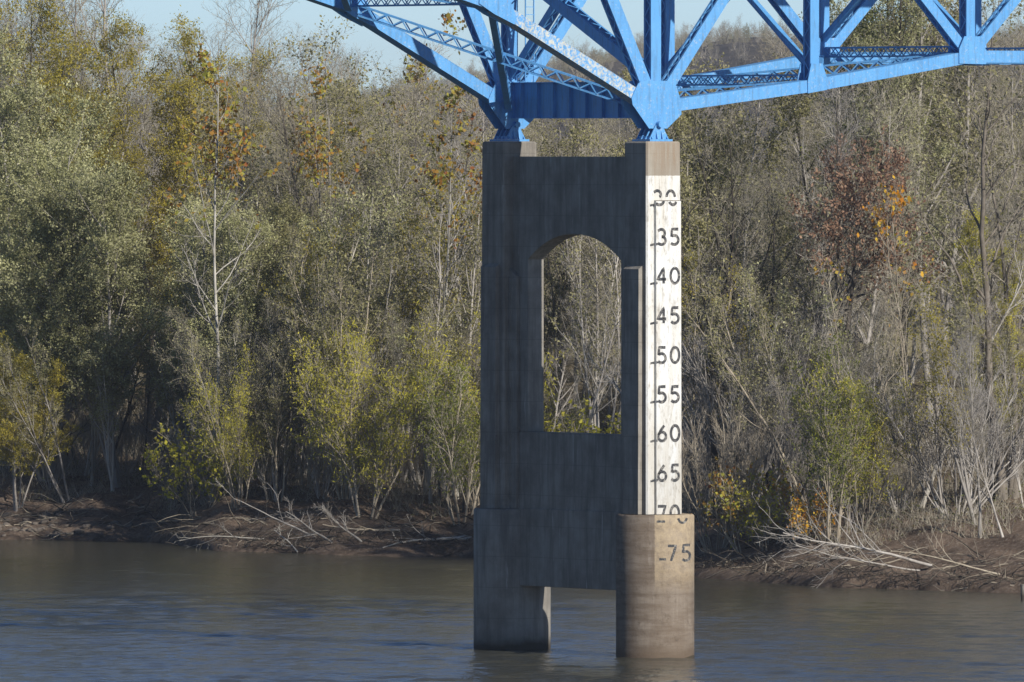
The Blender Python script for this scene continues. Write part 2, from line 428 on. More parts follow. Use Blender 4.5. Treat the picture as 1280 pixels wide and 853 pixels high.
def build_water():
    m, nt, ns, ls, bs = newmat('river_water')
    g = ns.new('ShaderNodeNewGeometry').outputs['Position']
    sp = ns.new('ShaderNodeSeparateXYZ'); ls.new(g, sp.inputs[0])
    w2 = noise(ns, ls, 2.6, 4, 0.6, g, (1.0, 1.3, 1))
    b = ns.new('ShaderNodeBump'); b.inputs['Distance'].default_value = 1.0
    b.inputs['Strength'].default_value = 0.4
    ls.new(math_n(ns, ls, 'MULTIPLY', w2.outputs[0], 0.10), b.inputs['Height'])
    ls.new(b.outputs[0], bs.inputs['Normal'])
    bs.inputs['Base Color'].default_value = (0.055, 0.053, 0.038, 1)
    bs.inputs['Roughness'].default_value = 0.10
    bs.inputs['IOR'].default_value = 1.333
    xs = np.concatenate([[-5000, -1500, -500, -150, -70, -50, -42], np.arange(-36, 36.1, 0.25), [42, 50, 70, 150, 500, 1500, 5000]])
    ys = np.concatenate([[-800, -300, 0, 200, 350, 420, 450], np.arange(462, 655, 0.2), [660, 680, 800]])
    X, Y = np.meshgrid(xs, ys)
    rng = np.random.default_rng(3)
    H = np.zeros_like(X)
    for k in range(46):
        lam = 0.6 * (6.0 ** rng.random())
        th = rng.normal(1.35, 0.55)
        kx, ky = 2 * np.pi / lam * np.cos(th), 2 * np.pi / lam * np.sin(th)
        H += 0.0034 * lam ** 0.9 * np.sin(kx * X + ky * Y + rng.random() * 6.28 + 1.2 * vnoise(X, Y, 0.08, k))
    # breeze: ruffled near the camera, in long patches; calm under the wooded bank
    e = Y + 0.55 * X + (vnoise(X * 0.35, Y, 0.045, 50) - 0.5) * 60 + (vnoise(X * 0.5, Y, 0.16, 51) - 0.5) * 16
    A = np.interp(e, [505, 545, 575, 640], [1.0, 0.85, 0.30, 0.08])
    A *= 0.75 + 0.5 * vnoise(X * 0.4, Y, 0.22, 52)
    edge = np.clip((36 - np.abs(X)) / 4, 0, 1) * np.clip((Y - 462) / 6, 0, 1) * np.clip((655 - Y) / 4, 0, 1)
    n, k = X.shape
    V = np.stack([X, Y, H * A * edge], -1).reshape(-1, 3)
    i = (np.arange(n - 1)[:, None] * k + np.arange(k - 1)[None, :]).ravel()
    o = link('water', mesh_np('water', V, [(np.stack([i, i + 1, i + k + 1, i + k], -1), 0)], [m], True))
    tag(o, 'murky green brown river with wind ripples', None, None, 'structure')
build_water()

# ------------------------------------------------------------------ pier
U = Vector((0.570, -0.8216, 0)).normalized()       # along the pier, towards the near column
Vv = Vector((0.8216, 0.570, 0)).normalized()       # along the bridge, to the right and away
Z = Vector((0, 0, 1))
HW = 4.87
P0 = Vector((5.45, 500.0, 0)) - U * HW             # pier centre
def W(u, v, z): return P0 + U * u + Vv * v + Z * z
ZT = 20.0
pier = empty('bridge_pier', P0)
tag(pier, 'tall concrete bridge pier of two columns joined by an arched wall, with painted clearance numbers', 'bridge pier')
def loc(u, v, z): return U * u + Vv * v + Z * z     # coordinates under the pier empty

Z_LEDGE = 5.55
def column(sgn):
    cu = sgn * HW
    a, b = 0.763, 0.812
    mb = MB()
    c = 0.06
    def ring(a, b, c): return [(-a + c, -b), (a - c, -b), (a, -b + c), (a, b - c), (a - c, b), (-a + c, b), (-a, b - c), (-a, -b + c)]
    n = 8
    zs = [Z_LEDGE, ZT - 0.06, ZT]
    rs = [ring(a + 0.04, b + 0.03, c), ring(a, b, c), ring(a - 0.05, b - 0.05, c)]
    vs = []
    for z, r in zip(zs, rs): vs += [loc(cu + p, q, z) for p, q in r]
    fs = [tuple(range(n - 1, -1, -1)), tuple(range(2 * n, 3 * n))]
    ms = [0, 0]
    mb.add(vs, fs)
    for k in range(2):
        for i in range(n):
            j = (i + 1) % n
            mb.f.append((k * n + i, k * n + j, (k + 1) * n + j, (k + 1) * n + i)); mb.m.append(1 if (sgn > 0 and i in (1, 2, 3)) else 0)
    o = mb.build('column', [M_CONC, M_GAUGE], pier)
    # raised pilaster on the end face (it carries the numbers) and on both long faces; sloping tops
    zt = py2z(256, 500) if True else 0
    def pil(f, s0, s1, t0, t1, ztop, slope, mat, bare=None):
        """f(s, depth, z): slab between s0..s1, depth t0..t1, sloping shoulder on top"""
        q = MB()
        vs = [f(s0, t0, Z_LEDGE), f(s1, t0, Z_LEDGE), f(s1, t1 + 0.03, Z_LEDGE), f(s0, t1 + 0.03, Z_LEDGE),
              f(s0, t0, ztop + slope), f(s1, t0, ztop + slope), f(s1, t1, ztop), f(s0, t1, ztop)]
        q.add(vs, [(0, 1, 2, 3), (0, 4, 5, 1), (1, 5, 6, 2), (2, 6, 7, 3), (3, 7, 4, 0), (4, 7, 6, 5)])
        if bare is not None:
            q.m[-1] = 1
            return q.build('pilaster', [mat, M_CONC], pier)
        return q.build('pilaster', mat, pier)
    e = sgn
    for sd in (-1, 1):
        pil(lambda s, t, z, sd=sd: loc(cu + s, sd * t, z), -a + 0.24, a - 0.26, b - 0.1, b + 0.20, 15.05, 0.22, M_CONC)
    if sgn > 0:
        pil(lambda s, t, z: loc(cu + t, s, z), -b + 0.34, b - 0.10, a - 0.1, a + 0.15, GP_TOP, 0.06, M_GAUGE, 0)
    else:
        pil(lambda s, t, z: loc(cu - t, s, z), -b + 0.34, b - 0.34, a - 0.1, a + 0.15, GP_TOP, 0.20, M_CONC)
        pil(lambda s, t, z: loc(cu + t, s, z), -b + 0.22, -0.44, a - 0.1, a + 0.12, 14.6, 0.20, M_CONC)
GP_TOP = EYE - (251.5 - HOR) / 32.2
column(1); column(-1)

def wall_prism(name, pts, v0, v1, mat=M_CONC):
    q = MB()
    q.prism(pts, lambda u, z, v: loc(u, v, z), v0, v1)
    return q.build(name, mat, pier, bevel=0.02)
a_in = HW - 0.76
# opening between u = u0 (near the far column) and u1 (near column)
u0, u1 = -3.04, 3.29
zsp, zcr, zsill, ztopw = EYE - (325 - HOR) / 31.9, EYE - (293 - HOR) / 31.9, EYE - (541 - HOR) / 31.9, EYE - (196 - HOR) / 32
um, hw = (u0 + u1) / 2, (u1 - u0) / 2
rise = zcr - zsp
rad = (hw * hw + rise * rise) / (2 * rise)
ha = math.asin(hw / rad)
arch = [(um + hw * t, zsp + rise * (1 - abs(t) ** 2.25)) for t in np.linspace(1, -1, 41)]
wall_prism('arched_wall', [(-a_in, zsill), (-a_in, ztopw), (a_in, ztopw), (a_in, zsill), (u1, zsill)] + arch + [(u0, zsill)], -0.38, 0.38)
wall_prism('sill_wall', [(-a_in, Z_LEDGE), (-a_in, zsill - 0.002), (a_in, zsill - 0.002), (a_in, Z_LEDGE)], -0.41, 0.41)
# thin raised band beside the opening
wall_prism('wall_rib', [(-a_in + 0.0, Z_LEDGE), (-a_in, 15.0), (-a_in + 0.5, 14.7), (-a_in + 0.5, Z_LEDGE)], -0.55, -0.30)
# lower drums and wall
DV = 0.13
def drum(sgn):
    n = 72
    q = []
    r = 1.52
    zl = [-3.0, 0.9, 2.6, Z_LEDGE - 0.08, Z_LEDGE - 0.02, Z_LEDGE]
    rl = [r + 0.01, r, r, r, r - 0.02, r - 0.07]
    vs = []
    cx, cy = sgn * HW, DV
    rng = random.Random(5 + sgn)
    for k, (z, rr) in enumerate(zip(zl, rl)):
        for i in range(n):
            t = 2 * math.pi * i / n
            d = rr - (rng.random() * 0.035 if k == 4 else 0) - (rng.random() * 0.05 if k == 5 else 0)
            vs.append(Vector((math.cos(t) * d, math.sin(t) * d, z - (rng.random() * 0.04 if k == 5 else 0))))
    fs = [(k * n + i, k * n + (i + 1) % n, (k + 1) * n + (i + 1) % n, (k + 1) * n + i) for k in range(len(zl) - 1) for i in range(n)]
    fs.append(tuple((len(zl) - 1) * n + i for i in range(n)))
    m = MB(); m.add(vs, fs)
    o = m.build('drum', M_DRUM if sgn > 0 else M_CONC, pier)
    for p in o.data.polygons: p.use_smooth = abs(p.normal.z) < 0.5
    o.location = loc(cx, cy, 0)
    return o
dr = drum(1); drum(-1)
wz = EYE - (736 - HOR) / 32.0
wall_prism('drum_wall', [(-HW + 1.2, wz), (-HW + 1.2, Z_LEDGE + 0.03), (HW - 1.2, Z_LEDGE + 0.03), (HW - 1.2, wz)], DV - 0.6, DV + 0.6)

# ---- painted gauge numbers: strokes with real stroke width, laid on the faces
def arc(cx, cy, rx, ry, a0, a1, n=14): return [(cx + rx * math.cos(R(a0 + (a1 - a0) * i / n)), cy + ry * math.sin(R(a0 + (a1 - a0) * i / n))) for i in range(n + 1)]
GLYPH = {   # unit cell: width 0.62, height 1
    '0': [arc(0.31, 0.5, 0.30, 0.49, 90, 450, 26)],
    '3': [[(0.04, 0.88)] + arc(0.28, 0.74, 0.25, 0.25, 120, -85, 12), arc(0.28, 0.27, 0.30, 0.26, 85, -145, 14)],
    '4': [[(0.44, 0.0), (0.44, 1.0), (0.0, 0.28), (0.62, 0.28)]],
    '5': [[(0.56, 1.0), (0.12, 1.0), (0.07, 0.55)] + arc(0.27, 0.30, 0.30, 0.30, 120, -140, 14)],
    '6': [[(0.46, 1.0), (0.20, 0.66), (0.05, 0.40)], arc(0.31, 0.29, 0.28, 0.29, 90, 450, 20)],
    '7': [[(0.02, 0.97), (0.58, 0.97), (0.24, 0.0)]],
}
def stroke_polys(line, w):
    """quads along a polyline, resampled finely so that it can follow a curved face"""
    out = []
    pts = [Vector(p) for p in line]
    fine = []
    for a, b in zip(pts[:-1], pts[1:]):
        k = max(1, int((b - a).length / 0.08))
        for i in range(k): fine.append(a.lerp(b, i / k))
    fine.append(pts[-1])
    L, Rr = [], []
    for i, p in enumerate(fine):
        a = fine[max(0, i - 1)]; b = fine[min(len(fine) - 1, i + 1)]
        t = (b - a).normalized(); n = Vector((-t.y, t.x)) * w / 2
        L.append(p + n); Rr.append(p - n)
    for i in range(len(fine) - 1): out.append([L[i], L[i + 1], Rr[i + 1], Rr[i]])
    return out
def number(txt, s0, z0, h, wd, fn, clip=None, sw=0.118, into=None):
    """one mesh per digit; fn(s, z) -> point on the painted face; s0,z0 lower left in metres"""
    x = s0
    out = []
    for n_, ch in enumerate(txt):
        q = into[n_] if into else MB()
        out.append(q)
        for ln in GLYPH[ch]:
            sc = [(x + px * wd, z0 + py * h) for px, py in ln]
            for poly in stroke_polys(sc, sw):
                if clip and not clip(sum(p.y for p in poly) / 4, sum(p.x for p in poly) / 4): continue
                q.add([fn(p.x, p.y) for p in poly], [(0, 1, 2, 3)])
        x += wd * 0.62 + 0.21
    return out
def digits(qs):
    for q in qs:
        if q.f: q.build('gauge_digit', M_LAMP, pier)
def face_s(px, u): return ((px - 640.0) * 500.0 / F_PX - (P0 + U * u).x) / Vv.x
u_core, u_slab = HW + 0.763, HW + 0.763 + 0.15
def slab_u(z): return u_slab + 0.03 * (GP_TOP - z) / (GP_TOP - Z_LEDGE) + 0.005
def core_u(z): return u_core + 0.04 * (ZT - z) / (ZT - Z_LEDGE) + 0.005
def onslab(s, z): return loc(slab_u(z), s, z)
def oncore(s, z): return loc(core_u(z), s, z)
ztick = {30: 257, 35: 306.5, 40: 355, 45: 404.5, 50: 454, 55: 503, 60: 551.5, 65: 601}
for k, py in ztick.items():
    z0 = EYE - (py - HOR) / 32.2 + 0.02
    s0 = face_s(823.5, u_slab) - 0.08
    if k == 30:
        q = number('30', s0 - 0.09, z0, 0.56, 0.66, oncore, lambda z, s: z > GP_TOP + 0.15)
        number('30', s0 - 0.09, z0, 0.56, 0.66, onslab, lambda z, s: z < GP_TOP + 0.0, into=q)
    else:
        q = number(str(k), s0, z0, 0.60, 0.66, onslab)
    digits(q)
    t = MB()
    sl, sr = face_s(812, u_core), face_s(818.2, u_core)
    t.add([oncore(sl, z0 - 0.06), oncore(sr, z0 - 0.03), oncore(sr, z0 + 0.07), oncore(sl, z0 + 0.02)], [(0, 1, 2, 3)])
    s2 = -0.812 + 0.343
    t.add([loc(slab_u(z0) - 0.002, s2, z0 - 0.03), loc(slab_u(z0) - 0.002, s2 + 0.06, z0 - 0.02), loc(slab_u(z0) - 0.002, s2 + 0.06, z0 + 0.07), loc(slab_u(z0) - 0.002, s2, z0 + 0.07)], [(0, 1, 2, 3)])
    t.build('gauge_tick', M_LAMP, pier)
# 70: upper half on the slab, lower half on the drum; 75 on the drum
rD = 1.524
def ondrum(xl, z):
    """xl: metres across the picture from the drum axis"""
    xl = max(-1.5, min(1.5, xl))
    ang = math.asin(xl / rD)
    p = Vector((math.sin(ang) * rD, -math.cos(ang) * rD, 0))
    return loc(HW, DV, z) + p
z70 = EYE - (651 - HOR) / 32.2
q = number('70', face_s(823, u_slab) - 0.08, z70, 0.60, 0.66, onslab, lambda z, s: z > Z_LEDGE + 0.02)
digits(q)
axis_x = (P0 + loc(HW, DV, 0)).x * F_PX / 500 + 640
q = number('70', (828 - axis_x) / 32.2, z70 - 0.06, 0.56, 0.60, ondrum, lambda z, s: z < Z_LEDGE - 0.12 and z > 0 and s > (840 - axis_x) / 32.2, 0.09)
digits(q)
def drumtick(px0, px1, py):
    z = EYE - (py - HOR) / 32.2
    t = MB()
    a, b = (px0 - axis_x) / 32.2, (px1 - axis_x) / 32.2
    for i in range(4):
        x0, x1 = a + (b - a) * i / 4, a + (b - a) * (i + 1) / 4
        t.add([ondrum(x0, z - 0.04), ondrum(x1, z - 0.04), ondrum(x1, z + 0.05), ondrum(x0, z + 0.05)], [(0, 1, 2, 3)])
    t.build('gauge_tick', M_LAMP, pier)
drumtick(820.5, 831, 651)
drumtick(823.5, 832, 698)
q = number('75', (834 - axis_x) / 32.2, EYE - (700 - HOR) / 32.2, 0.60, 0.56, ondrum, None, 0.10)
digits(q)

# ------------------------------------------------------------------ truss bridge
bridge = empty('truss_bridge', P0)
tag(bridge, 'blue riveted steel truss bridge with laced members resting on the concrete pier', 'bridge')
LP = 7.62
ZL = {-3: 28.6, -2: 27.4, -1: 25.25, 0: 21.30, 1: 22.2, 2: 23.35, 3: 23.35, 4: 23.35}
ZU = {-3: 38.5, -2: 38.0, -1: 37.0, 0: 34.0, 1: 31.2, 2: 31.0, 3: 31.0, 4: 31.0}

def laced(name, p, q, b, w, d, mat=M_BLUE, plate=0.025, lip=0.07, pitch=None, solid=None, lw=0.055):
    """two webs (height d) held w apart along b by zigzag lacing on both open sides"""
    p, q, b = Vector(p), Vector(q), Vector(b).normalized()
    t = (q - p); L = t.length; t.normalize()
    n = t.cross(b).normalized()
    mb = MB(); mid = (p + q) / 2
    for s in (-1, 1):
        mb.hexa(mid + b * s * w / 2, t * L / 2, n * d / 2, b * plate / 2)
        for r in (-1, 1):
            mb.hexa(mid + b * s * (w / 2 - plate / 2 - lip / 2 - 0.001) + n * r * (d / 2 - 0.012), t * (L / 2 - 0.002), b * lip / 2, n * 0.010)
    pitch = pitch or w * 0.95
    k = max(2, int(L / pitch))
    for r in (-1, 1):
        if solid and r in solid:
            mb.hexa(mid + n * r * (d / 2 + 0.008), t * (L / 2 - 0.003), b * (w / 2 + 0.03), n * 0.007)
            continue
        for i in range(k):
            s = 1 if i % 2 else -1
            a = p + t * (L * i / k) + b * s * (w / 2 - 0.05) + n * r * (d / 2 + 0.004)
            c = p + t * (L * (i + 1) / k) - b * s * (w / 2 - 0.05) + n * r * (d / 2 + 0.004)
            mb.bar(a, c, lw, n, 0.012)
    return mb.build(name, mat, bridge)

WCH, DCH = 0.60, 0.45
for side in (1, -1):
    cu = side * HW
    def NL(i): return loc(cu, i * LP, ZL[i])
    def NU(i): return loc(cu, i * LP, ZU[i])
    # lower chord: closed outer webs, cover plate on top, laced below
    for i in range(-3, 4):
        worn = (i == -1)
        a, c = NL(i), NL(i + 1)
        t = (c - a).normalized()
        o = laced('lower_chord', a + t * 0.1, c - t * 0.1, U, WCH, DCH, M_WORN if worn and side > 0 else M_MID, 0.05, solid=(1, -1) if i < 0 else (1, -1), pitch=0.6)
    for i in range(-3, 4):
        laced('upper_chord', NU(i), NU(i + 1), U, WCH, 0.5, M_BLUE, 0.04, solid=(-1, 1))
    for i in range(-3, 5):
        w = 0.48 if i == 0 else 0.42
        laced('vertical_post', NL(i) + Z * 0.1, NU(i) - Z * 0.1, U, 0.46, w, M_BLUE, 0.03, pitch=0.42)
    # diagonals meet the lower chord at every second point
    for a, c, dd in ((0, -1, 0.50), (0, 1, 0.44), (2, 1, 0.40), (2, 3, 0.40), (-2, -1, 0.44), (-2, -3, 0.4), (4, 3, 0.4)):
        laced('diagonal', NL(a), NU(c), U, 0.44, dd, M_MID, 0.03, pitch=0.42)
    # gusset plates on both faces of the chord
    def gusset(i, poly, mat):
        for s in (-1, 1):
            q = MB()
            q.prism([(i * LP + v, ZL[i] + z) for v, z in poly], lambda v, z, u: loc(cu + u, v, z), s * (WCH / 2 + 0.03), s * (WCH / 2 + 0.075))
            q.build('gusset_plate', mat, bridge)
    gusset(0, [(-0.95, 0.92), (-0.78, 1.05), (0.66, 1.05), (0.88, 0.85), (1.08, 0.30), (1.12, -0.25), (0.45, -0.80), (-0.42, -0.80), (-1.2, 0.12), (-1.25, 0.38)], M_MID)
    gusset(1, [(-0.42, -0.32), (0.50, -0.18), (0.50, 0.30), (0.28, 0.85), (-0.26, 0.85), (-0.42, 0.2)], M_MID)
    gusset(2, [(-0.66, -0.28), (0.66, -0.30), (0.66, 0.25), (0.40, 0.80), (-0.40, 0.80), (-0.66, 0.3)], M_MID)
    gusset(3, [(-0.5, -0.28), (0.5, -0.28), (0.3, 0.8), (-0.3, 0.8)], M_MID)
    gusset(-1, [(-0.75, 0.55), (-0.45, 0.85), (0.3, 0.85), (0.95, -0.45), (0.85, -0.75), (-0.1, -0.35), (-0.80, 0.05)], M_MID)
    # bearing shoe: pin, ribbed pedestal, base plate
    q = MB()
    for k, uu in enumerate((-0.42, -0.14, 0.14, 0.42)):
        q.prism([(-0.16, 20.62), (0.16, 20.62), (0.46, 20.09), (-0.46, 20.09)], lambda v, z, u: loc(cu + u, v, z), uu - 0.025, uu + 0.025)
    for vv in (-0.36, -0.12, 0.12, 0.36):
        hh = 20.55 - abs(vv) * 0.95
        q.prism([(-0.46, 20.09), (0.46, 20.09), (0.40, hh), (-0.40, hh)], lambda u, z, v: loc(cu + u, v, z), vv - 0.02, vv + 0.02)
        for s in (-1, 1):      # outer fins
            q.prism([(s * 0.445, 20.09), (s * 0.56, 20.09), (s * 0.445, hh)], lambda u, z, v: loc(cu + u, v, z), vv - 0.025, vv + 0.025)
    q.build('bearing_shoe', M_MID, bridge)
    q = MB()
    n = 20
    q.prism([(0.12 * math.cos(2 * math.pi * i / n), 20.66 + 0.12 * math.sin(2 * math.pi * i / n)) for i in range(n)], lambda v, z, u: loc(cu + u, v, z), -0.60, 0.60)
    q.build('bearing_pin', M_BLUE, bridge)
    q = MB()
    q.hexa(loc(cu, 0, 20.045), U * 0.60, Vv * 0.54, Z * 0.042)
    q.build('base_plate', M_PLATE if 'M_PLATE' in globals() else M_BLUE, bridge)
# lateral bracing in the plane of the lower chords, sway frames, struts
def horiz(a, b): return (b - a).cross(Z).normalized()
def lattice(name, a, b, h, w, mat=M_BLUE, cut=0.45, pitch=None):
    """top and bottom flange with zigzag lacing in upright planes"""
    t = (b - a).normalized()
    side = t.cross(Z).normalized(); up = side.cross(t).normalized()
    return laced(name, a + t * cut, b - t * cut, up, h, w, mat, 0.03, 0.04, pitch or h * 0.85, None, 0.05)
for i in range(-3, 4):
    n0, n1 = loc(HW, i * LP, ZL[i]), loc(HW, (i + 1) * LP, ZL[i + 1])
    f0, f1 = loc(-HW, i * LP, ZL[i]), loc(-HW, (i + 1) * LP, ZL[i + 1])
    lattice('lateral_brace', f0, n1, 0.42, 0.30, M_MID)
    lattice('lateral_brace', n0 - Z * 0.05, f1 - Z * 0.05, 0.36, 0.26, M_BLUE)
for i in range(-3, 5):
    n0, f0 = loc(HW, i * LP, ZL[i]), loc(-HW, i * LP, ZL[i])
    if i != 0:
        lattice('strut', n0 + Z * 0.22, f0 + Z * 0.22, 0.40, 0.34, M_BLUE)
        rise = 7.2
        for s in (1, -1):
            a = loc(s * HW, i * LP + 0.16 * s, ZL[i] + 0.5); c = loc(-s * HW, i * LP + 0.16 * s, min(ZL[i] + rise, ZU[i] - 0.3))
            laced('sway_brace', a, c, Vv, 0.16, 0.20, M_BLUE, 0.025, 0.03, 0.3, solid=(1, -1))
    laced('top_strut', loc(HW, i * LP, ZU[i]), loc(-HW, i * LP, ZU[i]), Z, 0.5, 0.3, M_BLUE)
# end frame over the pier: deep plate girder with stiffeners, and laced braces above
q = MB()
g0, g1 = 20.93, 22.30
q.hexa(loc(0, 0, (g0 + g1) / 2), U * (HW - 0.30), Vv * 0.012, Z * (g1 - g0) / 2)
q.hexa(loc(0, 0, g1 + 0.015), U * (HW - 0.32), Vv * 0.19, Z * 0.014)
q.hexa(loc(0, 0, g0 - 0.015), U * (HW - 0.32), Vv * 0.19, Z * 0.014)
q.build('end_girder', M_BLUE, bridge)
for k in range(8):
    s = MB()
    uu = -HW + 1.0 + k * (2 * HW - 2.0) / 7
    for sg in (-1, 1): s.hexa(loc(uu, sg * 0.085, (g0 + g1) / 2), U * 0.012, Vv * 0.07, Z * ((g1 - g0) / 2 - 0.002))
    s.build('stiffener', M_BLUE, bridge)
laced('sway_brace', loc(HW - 0.5, 0, 22.75), loc(-HW + 0.3, 0, 26.9), Vv, 0.5, 0.45, M_BLUE, 0.03, 0.05, 0.40)
laced('sway_brace', loc(-HW + 0.3, 0, 22.6), loc(HW - 0.3, 0, 31.0), Vv, 0.34, 0.30, M_BLUE, 0.03, 0.05, 0.36)
# maintenance ladder beside the far post
q = MB()
for s in (-0.2, 0.2): q.hexa(loc(-HW + 0.75, 0.45 + s, 27.2), U * 0.02, Vv * 0.02, Z * 4.9)
for k in range(31): q.hexa(loc(-HW + 0.75, 0.45, 22.6 + k * 0.3), U * 0.012, Vv * 0.2, Z * 0.012)
q.build('ladder', M_BLUE, bridge)

# ------------------------------------------------------------------ trees
# Branches are grown level by level; every crown is made of real twigs and separate leaves.
def unit(a): return a / np.maximum(np.linalg.norm(a, axis=-1, keepdims=True), 1e-9)

def march(rng, start, dirs, length, m, wander, up, droop=0.0):
    N = len(start)
    P = np.zeros((N, m, 3)); P[:, 0] = start
    d = unit(dirs.copy())
    step = (length / (m - 1))[:, None]
    for k in range(1, m):
        P[:, k] = P[:, k - 1] + d * step
        d = d + rng.normal(0, wander, (N, 3))
        d[:, 2] += up - droop * k / m
        d = unit(d)
    return P

def children(rng, P, Rd, k, t0, t1, ang, length, taper_len=0.5, power=1.0):
    """k children on every polyline of P; returns start, dir, length, radius"""
    N, m, _ = P.shape
    t = t0 + (t1 - t0) * ((np.arange(k)[None, :] + rng.random((N, k))) / k) ** power
    x = t * (m - 1); i = np.minimum(x.astype(int), m - 2); f = (x - i)[..., None]
    n = np.arange(N)[:, None]
    pos = P[n, i] * (1 - f) + P[n, i + 1] * f
    rad = Rd[n, i] * (1 - f[..., 0]) + Rd[n, i + 1] * f[..., 0]
    tan = unit(P[n, i + 1] - P[n, i])
    rv = unit(rng.normal(0, 1, tan.shape))
    perp = unit(np.cross(tan, rv))
    a = np.radians(ang * (0.75 + 0.5 * rng.random((N, k))))[..., None]
    d = tan * np.cos(a) + perp * np.sin(a)
    L = length * (1 - taper_len * (t - t0) / max(1e-6, t1 - t0)) * (0.6 + 0.8 * rng.random((N, k)))
    return pos.reshape(-1, 3), d.reshape(-1, 3), L.ravel(), rad.ravel()

class Geo:
    def __init__(s): s.V = []; s.F = {}; s.n = 0
    def add(s, V, F, mat):
        s.V.append(V); s.F.setdefault((mat, F.shape[1]), []).append(F + s.n); s.n += len(V)
    def tubes(s, P, Rd, sides, mat):
        N, m, _ = P.shape
        T = np.empty_like(P); T[:, 1:-1] = P[:, 2:] - P[:, :-2]; T[:, 0] = P[:, 1] - P[:, 0]; T[:, -1] = P[:, -1] - P[:, -2]
        T = unit(T)
        ref = np.tile(np.array([0.31, 0.17, 0.05]), (N, 1)); flat = np.abs(T[:, 0, 2]) < 0.6
        ref[flat] = np.array([0.02, 0.05, 1.0])
        A = unit(np.cross(T, ref[:, None, :])); B = np.cross(T, A)
        th = 2 * np.pi * np.arange(sides) / sides
        V = P[:, :, None, :] + Rd[:, :, None, None] * (np.cos(th)[None, None, :, None] * A[:, :, None, :] + np.sin(th)[None, None, :, None] * B[:, :, None, :])
        V = V.reshape(-1, 3)
        base = (np.arange(N) * m * sides)[:, None, None]
        k = (np.arange(m - 1) * sides)[None, :, None]
        j = np.arange(sides)[None, None, :]; j2 = (j + 1) % sides
        q = np.stack([base + k + j, base + k + j2, base + k + sides + j2, base + k + sides + j], -1).reshape(-1, 4)
        s.add(V, q, mat)
    def slivers(s, a, b, w, rng, mat):
        d = unit(b - a); p = unit(np.cross(d, rng.normal(0, 1, d.shape))) * (np.asarray(w).reshape(-1, 1) / 2)
        N = len(a)
        V = np.stack([a - p, a + p, b], 1).reshape(-1, 3)
        s.add(V, np.arange(3 * N).reshape(N, 3), mat)
    def leaves(s, c, size, rng, mat, aspect=0.6, hang=0.0):
        N = len(c)
        a = rng.normal(0, 1, (N, 3)); a[:, 2] -= hang; a = unit(a)
        b = unit(np.cross(a, rng.normal(0, 1, (N, 3))))
        sz = (size * (0.6 + 0.8 * rng.random(N)))[:, None]
        a = a * sz / 2; b = b * sz / 2 * aspect
        V = np.stack([c - a, c + b, c + a, c - b], 1).reshape(-1, 3)
        s.add(V, np.arange(4 * N).reshape(N, 4), mat)
    def mesh(s, name, mats, smooth=False):
        V = np.concatenate(s.V)
        return mesh_np(name, V, [(np.concatenate(f), k[0]) for k, f in s.F.items()], mats, smooth)

def radii(r0, r1, m, power=1.0): return r0[:, None] * (1 - (np.arange(m) / (m - 1)) ** power)[None, :] + r1 * ((np.arange(m) / (m - 1)) ** power)[None, :]

